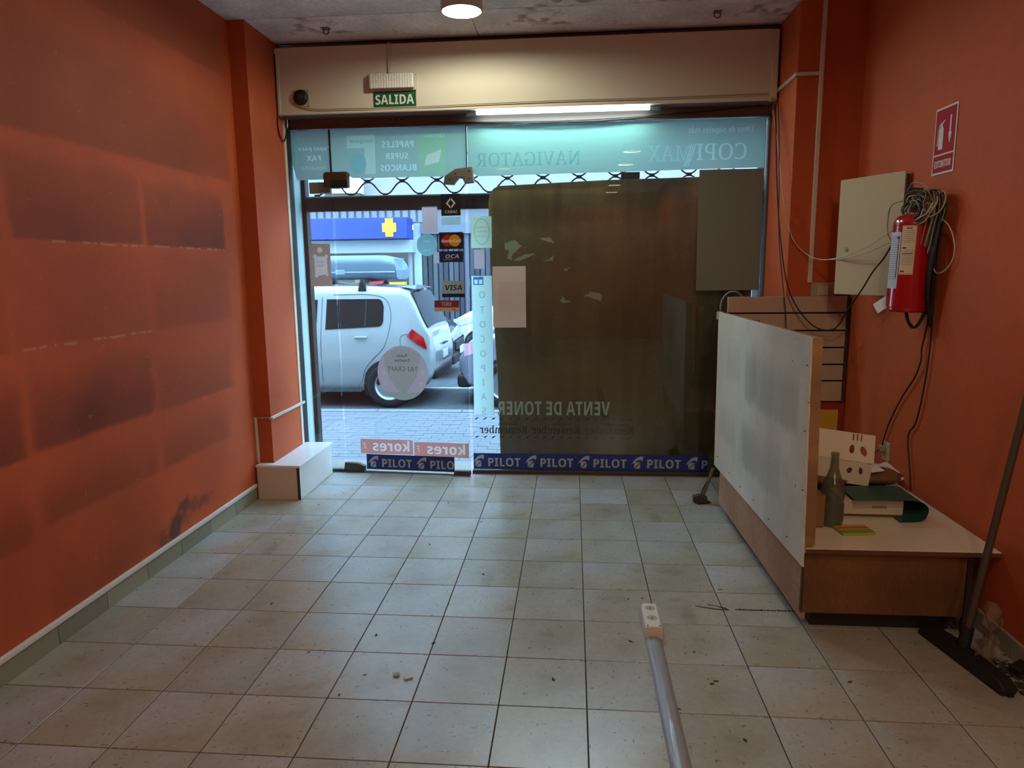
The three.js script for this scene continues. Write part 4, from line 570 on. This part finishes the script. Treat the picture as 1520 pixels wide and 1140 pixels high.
// ------------------------------------------------------------------ floor socket on its grey floor duct
{
  const t = thing('floor_duct', 'grey half round cable duct running across the floor to socket', 'duct', [0.63, 0.0005, 0]); const s = new THREE.Shape(); s.moveTo(-0.036, 0); s.bezierCurveTo(-0.03, 0.014, -0.016, 0.021, 0, 0.021); s.bezierCurveTo(0.016, 0.021, 0.03, 0.014, 0.036, 0); s.closePath();
  part(t, 'duct_shell', new THREE.ExtrudeGeometry(s, { depth: 1.75, bevelEnabled: false, curveSegments: 14 }).translate(0, 0, -0.17), M.greyPvc);
}
{
  const t = thing('floor_socket', 'white double power socket box standing on the tiled floor', 'socket', [0.632, 0.0005, -0.29]); const wh = mat('#d8d2c8', 0.4);
  const s = new THREE.Shape([[-0.0365, 0], [0.0365, 0], [0.034, 0.05], [0.028, 0.056], [-0.028, 0.056], [-0.034, 0.05]].map((p) => new THREE.Vector2(...p))); const g = new THREE.ExtrudeGeometry(s, { depth: 0.21, bevelEnabled: true, bevelSize: 0.003, bevelThickness: 0.004, bevelSegments: 2 }).translate(0, 0.003, -0.105); part(t, 'housing', g, wh);
  for (const z of [-0.062, 0.03]) { const k = part(t, 'socket_well', lathe([[0.0225, 0.0005], [0.0225, 0.002], [0.019, 0.0022], [0.018, 0.0008], [0, 0.0008]], 28), mat('#a9a48f', 0.5), [0, 0.0615, z]); part(k, 'pin_hole', box(0.005, 0.001, 0.014), M.dark, [0, 0.0014, 0.002]); }
  for (let i = 0; i < 3; i++) for (const z of [-0.024, -0.008]) part(t, 'indicator', new THREE.CylinderGeometry(0.0018, 0.0018, 0.001, 8), M.cableGrey, [(i - 1) * 0.014, 0.0622, z]); for (const x of [-0.026, 0.026]) part(t, 'screw_notch', box(0.006, 0.004, 0.01), M.dark, [x, 0.0605, 0.1]);
}
// small litter on the tiles
{
  const bits = []; for (const [x, z] of [[-1.4, -2.12], [-1.49, -1.85], [-0.59, -1.94], [-0.31, -1.58], [-1.46, -1.28], [-1.51, -1.16], [-0.57, -1.19], [-0.6, -0.14], [0.53, -0.16], [0.79, -0.09], [0.55, -0.56], [0.62, -0.57], [0.2, 0.15], [0.87, 0.47], [0.82, 0.14], [0.84, 0.12], [-0.33, -0.09], [1.36, 0.09], [0.43, -2.49], [-0.56, 0.17], [-0.62, 0.31], [0.67, 0.31], [-0.85, 0.02], [-1.2, -0.4], [-0.2, -0.8]]) bits.push(new THREE.DodecahedronGeometry(rr(0.004, 0.008), 0).scale(1.6, 0.3, rr(0.5, 1)).rotateY(rr(0, 6)).translate(x, 0.002, z));
  for (let i = 0; i < 110; i++) bits.push(new THREE.TetrahedronGeometry(rr(0.0008, 0.002)).scale(1, 0.4, 1).translate(rr(-1.9, 1.25), 0.001, rr(-2.5, 0.7)));
  for (let i = 0; i < 120; i++) bits.push(new THREE.TetrahedronGeometry(rr(0.0012, 0.003)).scale(1, 0.4, 1).translate(0.63 + (i % 2 ? 1 : -1) * rr(0.037, 0.05), 0.001, rr(-0.15, 0.7)));
  const m = solo('floor_litter', mergeGeometries(bits), mat('#453b30', 0.95), 'scattered dark specks of dirt over the tiled floor', 'dirt'); m.userData.kind = 'stuff';
}
solo('paper_scrap', crumple(0.036, 0.022, 4, 0.006, 15), M.paper, 'right one of two tiny torn paper scraps on near floor tiles', 'paper', [-0.378, 0.006, 0.18], [0, 0.5, 0.05]);
solo('paper_scrap', crumple(0.024, 0.024, 4, 0.005, 17), mat('#a39b8c', 0.9), 'left one of two tiny torn paper scraps on near floor tiles', 'paper', [-0.43, 0.005, 0.165], [0, 0.9, 0]);

// ------------------------------------------------------------------ street
const pave = struct('pavement'); part(pave, 'pavement_bed', bx(-14, 9, -0.3, -0.012, -5.1, -3.0), mat('#6f747c', 0.9));
{ const rows = []; const pv = new THREE.BoxGeometry(0.196, 0.02, 0.094); for (let r = 0; r < 20; r++) for (let c = -26; c < 14; c++) rows.push(pv.clone().translate(c * 0.2 + (r % 2 ? 0.1 : 0), -0.012 + rr(-0.0012, 0.0012), -3.08 - r * 0.1)); const m = part(pave, 'pavers', mergeGeometries(rows), mat('#63676e', 0.75)); m.userData.kind = 'stuff'; }
for (let i = 0; i < 22; i++) part(pave, 'kerb_stone', bx(-14 + i * 1.0 + 0.004, -13 + i * 1.0 - 0.004, -0.3, -0.001, -5.24, -5.1, 0.01), mat('#6c7177', 0.85));
const road = struct('street'); part(road, 'asphalt', metres(bx(-16, 12, -0.4, -0.12, -12, -5.24), 2, 2), mat('#ffffff', 0.85, { map: paint(256, 256, (u, v) => { const n = fbm(u * 60, v * 60, 161, 3, 60), m = fbm(u * 4, v * 4, 163, 3, 4); return shade([78, 82, 89], 0.72 + n * 0.3 + m * 0.15); }) }));
part(road, 'lane_line', bx(-16, 12, -0.119, -0.117, -7.46, -7.36), mat('#aeb1b4', 0.8)); const walk = struct('far_pavement'); part(walk, 'far_walk', bx(-16, 12, -0.4, 0, -13.5, -12), mat('#9a9da3', 0.9));

// ---- cars: local frame, rear bumper at x = 0, nose towards -x
const curve = (pts) => (x) => { for (let i = 1; i < pts.length; i++) if (x >= pts[i][0] || i === pts.length - 1) { const [a, A] = pts[i - 1], [b, B] = pts[i], t = clamp((x - a) / (b - a)); return A + (B - A) * (t * t * (3 - 2 * t) * 0.4 + t * 0.6); } };
function carGeo() {
  const yt = curve([[0, 0.7], [-0.03, 0.86], [-0.07, 0.98], [-0.33, 1.47], [-0.42, 1.5], [-0.9, 1.53], [-1.6, 1.53], [-2.0, 1.47], [-2.75, 1.0], [-3.25, 0.9], [-3.5, 0.78], [-3.6, 0.6]]);
  const yb = curve([[0, 0.5], [-0.05, 0.36], [-0.18, 0.25], [-0.5, 0.2], [-3.1, 0.2], [-3.45, 0.24], [-3.6, 0.42]]);
  const plan = curve([[0, 0.8], [-0.08, 0.9], [-0.3, 0.965], [-0.7, 0.995], [-1.2, 1], [-2.6, 1], [-3.2, 0.95], [-3.5, 0.82], [-3.6, 0.66]]);
  const prof = (y) => { const q = [[0.15, 0.9], [0.3, 0.965], [0.6, 1], [0.85, 0.985], [0.98, 0.955], [1.53, 0.74]]; for (let i = 1; i < q.length; i++) if (y <= q[i][0] || i === q.length - 1) { const t = clamp((y - q[i - 1][0]) / (q[i][0] - q[i - 1][0])); return lerp(q[i - 1][1], q[i][1], t); } };
  const hw = (x, y) => 0.8 * plan(x) * prof(y); return { yt, yb, hw };
}
const { yt, yb, hw } = carGeo();
function carBody() {
  const xs = []; for (const x of [0, -0.015, -0.03, -0.05, -0.07, -0.12, -0.18, -0.25, -0.33, -0.38, -0.42]) xs.push(x); for (let x = -0.55; x > -3.2; x -= 0.12) xs.push(x); for (const x of [-3.25, -3.35, -3.42, -3.48, -3.54, -3.58, -3.6]) xs.push(x);
  const ring = (x) => { const a = yb(x), b = yt(x), R = []; R.push([a, 0]); R.push([a, hw(x, a) * 0.8]); const n = 14; for (let i = 0; i <= n; i++) { const t = i / n, y = lerp(a + 0.02, b, t); R.push([y, hw(x, y) - (t > 0.97 ? 0.03 : 0)]); } for (const f of [0.8, 0.5, 0.2]) R.push([b + 0.022 * (1 - f * f), hw(x, b) * f]); R.push([b + 0.023, 0]); return R; };
  const pos = [], idx = [], n = ring(-1).length; for (const x of xs) for (const [y, z] of ring(x)) pos.push(x, y, z); const half = pos.length / 3; for (let i = 0; i < half; i++) pos.push(pos[i * 3], pos[i * 3 + 1], -pos[i * 3 + 2]);
  for (let i = 0; i < xs.length - 1; i++) for (let j = 0; j < n - 1; j++) { const a = i * n + j, b = a + n; idx.push(a, a + 1, b, b, a + 1, b + 1); const c = a + half, d = b + half; idx.push(c, d, c + 1, d, d + 1, c + 1); }
  for (const [k, f] of [[0, 0], [xs.length - 1, 1]]) for (let j = 0; j < n - 1; j++) { const a = k * n + j, c = a + half; if (f) idx.push(a, a + 1, c, c, a + 1, c + 1); else idx.push(a, c, a + 1, a + 1, c, c + 1); }
  const g = new THREE.BufferGeometry(); g.setAttribute('position', new THREE.Float32BufferAttribute(pos, 3)); g.setIndex(idx); g.computeVertexNormals(); return g;
}
function gridSheet(nx, ny, f, flip) { const pos = [], idx = []; for (let i = 0; i <= nx; i++) for (let j = 0; j <= ny; j++) pos.push(...f(i / nx, j / ny)); for (let i = 0; i < nx; i++) for (let j = 0; j < ny; j++) { const a = i * (ny + 1) + j, b = a + ny + 1; if (flip) idx.push(a, a + 1, b, b, a + 1, b + 1); else idx.push(a, b, a + 1, b, b + 1, a + 1); } const g = new THREE.BufferGeometry(); g.setAttribute('position', new THREE.Float32BufferAttribute(pos, 3)); g.setIndex(idx); g.computeVertexNormals(); return g; }
const sidePatch = (x0, x1, top, bot, off, s, nx = 10, ny = 6) => gridSheet(nx, ny, (u, v) => { const x = lerp(x0, x1, u), y = lerp(bot(x), top(x), v); return [x, y, s * (hw(x, y) + off)]; }, s > 0);
const topPatch = (x0, x1, f0, f1, z0 = -1, z1 = 1) => gridSheet(10, 10, (u, v) => { const x = lerp(x0, x1, u), f = lerp(z0, z1, v) * lerp(f0, f1, u); return [x + 0.01 * (x > -1 ? 1 : -1), yt(x) + 0.01 + 0.022 * (1 - f * f), f * (hw(x, yt(x)) - 0.02)]; }, false);
const bodyGeo = carBody(), C1 = (y) => () => y;
const carGlass = mat('#120d10', 0.06, { specularIntensity: 0.7 }), tyreM = mat('#191a1c', 0.85), rimM = mat('#a9adb3', 0.35, { metalness: 0.7 }), seamM = mat('#5d6872', 0.6), redM = mat('#b0101c', 0.15, { clearcoat: 1 }), lampM = mat('#c9ced4', 0.1, { clearcoat: 1 }), trimM = mat('#1c1e22', 0.6);
const dark2 = new THREE.MeshPhysicalMaterial({ ...{} }); dark2.copy(carGlass); for (const m of [carGlass, seamM, redM, lampM, trimM]) m.side = THREE.DoubleSide;
const wheelGeo = lathe([[0.17, -0.09], [0.25, -0.095], [0.282, -0.075], [0.29, -0.04], [0.29, 0.04], [0.282, 0.075], [0.25, 0.095], [0.19, 0.09], [0.18, 0.07]], 36).rotateX(PI / 2), rimGeo = lathe([[0.185, 0.085], [0.17, 0.06], [0.15, 0.05], [0.06, 0.06], [0, 0.07]], 36).rotateX(PI / 2);
function makeCar(name, label, pos, ry, paintM, o = {}) {
  const t = thing(name, label, 'car', pos, ry); part(t, 'body', bodyGeo, paintM);
  for (const s of [1, -1]) {
    for (const [x, n] of [[-0.58, 0], [-3.0, 1]]) { const arch = (r) => (xx) => 0.29 + Math.sqrt(Math.max(0, r * r - (xx - x) ** 2)); part(t, 'wheel_arch', sidePatch(x - 0.335, x + 0.335, arch(0.335), C1(0.15), 0.004, s, 20, 8), trimM); const w = part(t, 'wheel', wheelGeo, tyreM, [x, 0.29, s * 0.715]); const rm = part(w, 'rim', s > 0 ? rimGeo : rimGeo.clone().rotateY(PI), rimM); }
    part(t, 'side_window', sidePatch(-1.38, -0.64, (x) => 1.375 - (x > -0.72 ? (1 - Math.sqrt(Math.max(0, 1 - ((x + 0.72) / 0.08) ** 2))) * 0.1 : 0), (x) => 1.0 + (x + 1.38) * 0.05 + (x > -0.7 ? (1 - Math.sqrt(Math.max(0, 1 - ((x + 0.7) / 0.06) ** 2))) * 0.06 : 0), 0.008, s, 40), carGlass); part(t, 'side_window', sidePatch(-2.35, -1.5, (x) => 1.37 - Math.max(0, -x - 1.95) * 0.75, C1(0.985), 0.008, s), carGlass);
    part(t, 'window_bar', sidePatch(-0.875, -0.86, C1(1.365), C1(1.02), 0.012, s, 1, 4), trimM);
    part(t, 'door_seam', tube([[-1.3, 1.43], [-0.8, 1.425], [-0.62, 1.37], [-0.55, 1.2], [-0.56, 1.0], [-0.63, 0.78], [-0.78, 0.62], [-0.88, 0.5], [-0.93, 0.35], [-0.98, 0.28]].map(([x, y]) => [x, y, s * (hw(x, y) + 0.001)]), 0.005, 60, 5), seamM); part(t, 'door_seam', sidePatch(-1.445, -1.435, C1(1.4), C1(0.24), 0.003, s, 1, 8), seamM); part(t, 'fuel_flap', tube([[-0.42, 0.8], [-0.42, 0.9], [-0.38, 0.93], [-0.24, 0.92], [-0.2, 0.88], [-0.21, 0.8]].map(([x, y]) => [x, y, s * (hw(x, y) + 0.001)]), 0.004, 40, 5), seamM); part(t, 'door_seam', sidePatch(-2.45, -2.44, C1(0.98), C1(0.26), 0.003, s, 1, 8), seamM);
    part(t, 'door_handle', box(0.16, 0.028, 0.03, 0.01), paintM, [-0.92, 0.9, s * (hw(-0.92, 0.9) + 0.012)]); part(t, 'door_handle', box(0.16, 0.028, 0.03, 0.01), paintM, [-1.75, 0.9, s * (hw(-1.75, 0.9) + 0.012)]);
    part(t, 'tail_light', sidePatch(-0.34, -0.095, (x) => (x < -0.27 ? 0.91 + (x + 0.34) * 1.3 : 1.0 - (x + 0.27) * 0.8 - (x > -0.13 ? (x + 0.13) * 2.5 : 0)), (x) => 0.91 - (x + 0.34) * 0.72, 0.012, s, 14), redM); part(t, 'headlight', sidePatch(-3.52, -3.15, (x) => 0.8 + (x + 3.52) * 0.14, (x) => 0.64 + (x + 3.52) * 0.3, 0.009, s), o.lamp ?? lampM);
    part(t, 'sill_trim', sidePatch(-2.6, -0.95, C1(0.25), C1(0.2), 0.005, s, 6, 1), seamM); part(t, 'wing_mirror', box(0.1, 0.1, 0.16, 0.03), paintM, [-2.3, 1.02, s * 0.84]);
  }
  part(t, 'rear_window', topPatch(-0.085, -0.31, 1.0, 1.0), carGlass); part(t, 'windscreen', topPatch(-2.1, -2.65, 0.95, 0.9), carGlass); part(t, 'roof_spoiler', gridSheet(2, 8, (u, v) => [lerp(-0.45, -0.26, u), 1.525 - u * 0.035, lerp(-0.56, 0.56, v)]), paintM); const sl = part(t, 'stop_lamp', box(0.03, 0.02, 0.16, 0.006), redM, [-0.262, 1.485, 0]);
  part(t, 'rear_bumper', bx(-0.12, 0.0, 0.34, 0.46, -0.6, 0.6, 0.03), o.bumper ?? trimM); part(t, 'front_bumper', bx(-3.63, -3.44, 0.22, 0.4, -0.6, 0.6, 0.05), trimM); part(t, 'grille', bx(-3.625, -3.56, 0.44, 0.58, -0.4, 0.4, 0.02), trimM); part(t, 'number_plate', box(0.012, 0.12, 0.36, 0.004), mat('#c9ccd0', 0.5), [-3.64, 0.42, 0]); part(t, 'number_plate', box(0.012, 0.11, 0.34, 0.004), mat('#c9ccd0', 0.5), [0.008, 0.62, 0]); part(t, 'rear_handle', box(0.05, 0.02, 0.26, 0.008), trimM, [0.005, 0.76, 0]);
  return t;
}
const whitePaint = mat('#999ea1', 0.25, { clearcoat: 1, clearcoatRoughness: 0.05 }), silverPaint = mat('#86889a', 0.25, { clearcoat: 1 }), darkPaint = mat('#22262c', 0.2, { clearcoat: 1 });
makeCar('parked_car', 'white hatchback with red tail light and roof box at the kerb', [-1.46, -0.12, -6.68], 0, whitePaint);
makeCar('parked_car', 'silver hatchback nose behind the white car, mostly hidden by brown board', [2.42, -0.12, -6.72], 0, silverPaint, { lamp: mat('#e0a8b4', 0.15, { clearcoat: 1 }) });
makeCar('parked_car', 'dark hatchback in the far lane glimpsed behind the white car', [-5.22, -0.12, -8.9], PI, darkPaint);
makeCar('parked_car', 'white hatchback across the street glimpsed beneath the card stickers', [1.55, -0.12, -11.1], 0, mat('#d5dadd', 0.3));
{
  const t = thing('roof_box', 'long grey plastic roof box carried on the white car', 'roof box', [-2.0, 1.61, -6.68]);
  const sect = (u) => { const e = Math.min(1, 0.7 + u * 2.2, 0.45 + (1 - u) * 3); return [e, 0.3 + 0.08 * e]; };
  const edge = (u, v) => { const [e, w] = sect(u), a = v * PI * 2, c = Math.cos(a), q = Math.sin(a); return [-u * 1.75 - Math.max(0, q) * (u < 0.03 ? 0.06 : 0), Math.sign(q) * Math.pow(Math.abs(q), 0.6) * (q > 0 ? 0.2 * e : 0.12), Math.sign(c) * Math.pow(Math.abs(c), 0.45) * w]; };
  const gm = mat('#5f7485', 0.45, { side: THREE.DoubleSide }); part(t, 'shell', gridSheet(30, 28, edge, true), gm); for (const u of [0, 1]) part(t, 'end_cap', gridSheet(1, 28, (k, v) => { const p = edge(u, v); return [p[0] + (1 - k) * (u ? -0.03 : 0.03), p[1] * k, p[2] * k]; }, false), gm);
  part(t, 'seam_rail', bx(-1.7, -0.02, -0.03, -0.012, -0.383, 0.383, 0.006), mat('#9db2c0', 0.5)); part(t, 'latch', bx(-0.8, -0.68, -0.05, 0.01, 0.37, 0.392, 0.006), mat('#8da2b0', 0.5));
}
{
  const t = thing('roof_rack', 'black roof rack bars and feet under the grey roof box', 'roof rack', [-2.39, 1.41, -6.68]);
  for (const x of [0, -0.75]) { part(t, 'rack_bar', bx(x - 0.02, x + 0.02, 0.055, 0.085, -0.6, 0.6, 0.008), M.black); for (const s of [-1, 1]) part(t, 'rack_foot', ext([[x - 0.05, -0.05], [x + 0.05, -0.05], [x + 0.025, 0.055], [x - 0.025, 0.055]], 0.05, 0.005).translate(0, 0, s * 0.58 - 0.025), M.black); }
}
// ------------------------------------------------------------------ across the street
{
  const t = thing('shop_building', 'pale building across the street with blue shop awning and grey gate', 'building', [0, 0, -13.5]); const wallM = mat('#b6b3b0', 0.9), grey = mat('#6e7176', 0.85);
  part(t, 'upper_wall', bx(-16, 12, 3.05, 9, -0.6, 0.0), mat('#8f8a86', 0.9)); part(t, 'lower_wall', bx(-16, -9, 0, 3.05, -0.6, 0), grey); part(t, 'lower_wall', bx(-1.35, 12, 0, 3.05, -0.6, 0), mat('#80868d', 0.85)); part(t, 'lintel_wall', bx(-9, -1.35, 2.66, 3.05, -0.6, 0), grey); part(t, 'pier', bx(-3.37, -3.2, 0, 2.66, -0.6, 0.02), mat('#98a6b2', 0.7));
  part(t, 'cornice', bx(-16, 12, 3.05, 3.14, 0, 0.16), mat('#d2d0cd', 0.8)); for (let i = 0; i < 34; i++) part(t, 'cladding_rib', bx(-9 + i * 0.18, -9 + i * 0.18 + 0.12, 2.68, 3.04, 0, 0.035), mat('#7b8087', 0.8));
  const blue = mat('#1a3788', 0.5), aw = part(t, 'awning_box', bx(-9, -3.38, 2.3, 2.76, 0.02, 0.62, 0.01), blue); part(aw, 'cross_emblem', ext([[-3.86, 2.34], [-3.68, 2.34], [-3.68, 2.44], [-3.61, 2.44], [-3.61, 2.64], [-3.68, 2.64], [-3.68, 2.74], [-3.86, 2.74], [-3.86, 2.64], [-3.93, 2.64], [-3.93, 2.44], [-3.86, 2.44]], 0.02).translate(0, 0, 0.621), mat('#c0922a', 0.5)); part(t, 'white_header', bx(-9, -3.32, 2.0, 2.28, 0.02, 0.36, 0.005), mat('#909ba1', 0.6));
  part(t, 'shop_back', bx(-9, -3.37, 0, 2.66, -2.6, -2.5), mat('#6d665c', 0.9)); part(t, 'shop_floor', bx(-9, -3.37, -0.05, 0, -2.5, 0), grey); part(t, 'shop_side', bx(-9.1, -9, 0, 2.66, -2.6, 0), wallM);
  part(t, 'shelf_unit', bx(-8.5, -5.2, 0, 1.9, -1.7, -1.3), mat('#8a7a62', 0.8)); part(t, 'window_post', bx(-3.5, -3.42, 0, 2.0, -0.05, 0.05), mat('#8f999f', 0.5));
  for (let i = 0; i < 15; i++) part(t, 'gate_slat', bx(-3.18 + i * 0.122, -3.18 + i * 0.122 + 0.1, 0, 2.44, -0.1, -0.02 - (i % 2) * 0.03, 0.004), mat(['#363d46', '#282f37', '#424b55'][i % 3], 0.6)); part(t, 'gate_back', bx(-3.2, -1.35, 0, 2.66, -0.4, -0.15), mat('#3a424c', 0.8)); part(t, 'gate_rail', bx(-3.2, -1.35, 2.42, 2.66, -0.1, 0.05), mat('#5d6773', 0.7));
  for (let k = 0; k < 6; k++) { const x = -12 + k * 3.6, w = part(t, 'window', bx(x, x + 1.2, 4.6, 6.6, -0.02, 0.04), mat('#e3e1de', 0.6)); part(w, 'pane', bx(x + 0.08, x + 1.12, 4.68, 6.52, 0.03, 0.05), mat('#39434c', 0.15)); }
}
{ const t = thing('shop_poster', 'blue poster hanging inside the shop across the street', 'poster', [-3.75, 1.68, -13.3]); part(t, 'poster_sheet', box(0.36, 0.4, 0.01), mat('#2f8fd8', 0.5)); part(t, 'poster_print', box(0.2, 0.05, 0.004), mat('#b9dcf0', 0.6), [0, -0.08, 0.007]); }
{ const t = thing('shop_crate', 'red goods box in the shop opening across the street', 'box', [-4.15, 1.27, -13.2]); part(t, 'carton', box(0.36, 0.24, 0.3, 0.01), mat('#b3262e', 0.6)); part(t, 'print_panel', box(0.26, 0.07, 0.004), mat('#d9b9b4', 0.6), [0, -0.03, 0.152]); }
{ const t = thing('shop_crate', 'yellow goods box right of the red one across the street', 'box', [-3.7, 1.23, -13.2]); part(t, 'carton', box(0.34, 0.22, 0.3, 0.01), mat('#d9a63a', 0.6)); part(t, 'lid', box(0.3, 0.2, 0.28, 0.01), mat('#3a3530', 0.7), [-0.02, 0.21, 0]); }
{ const t = thing('display_counter', 'pale goods counter in the shop opening across the street', 'counter', [-4.6, 0, -13.2]); part(t, 'counter_body', bx(-1.5, 1.1, 0, 1.08, -0.2, 0.15), mat('#8f8a84', 0.7)); part(t, 'counter_top', bx(-1.52, 1.12, 1.08, 1.12, -0.22, 0.17, 0.005), mat('#c9c4bb', 0.6)); }
{ const t = thing('air_conditioner', 'white air conditioner unit on the facade across the street', 'air conditioner', [-4.9, 3.62, -13.48]); part(t, 'casing', bx(-0.42, 0.42, -0.3, 0.3, 0, 0.32, 0.02), mat('#d5d8da', 0.5)); part(t, 'fan_guard', new THREE.TorusGeometry(0.2, 0.015, 8, 28), mat('#9aa0a6', 0.5), [-0.12, 0, 0.325]); part(t, 'bracket', bx(-0.4, 0.4, -0.36, -0.31, 0, 0.3), M.bronze); }

scene.traverse((o) => { if (o.isMesh) o.castShadow = o.receiveShadow = true; });
renderer.render(scene, camera);
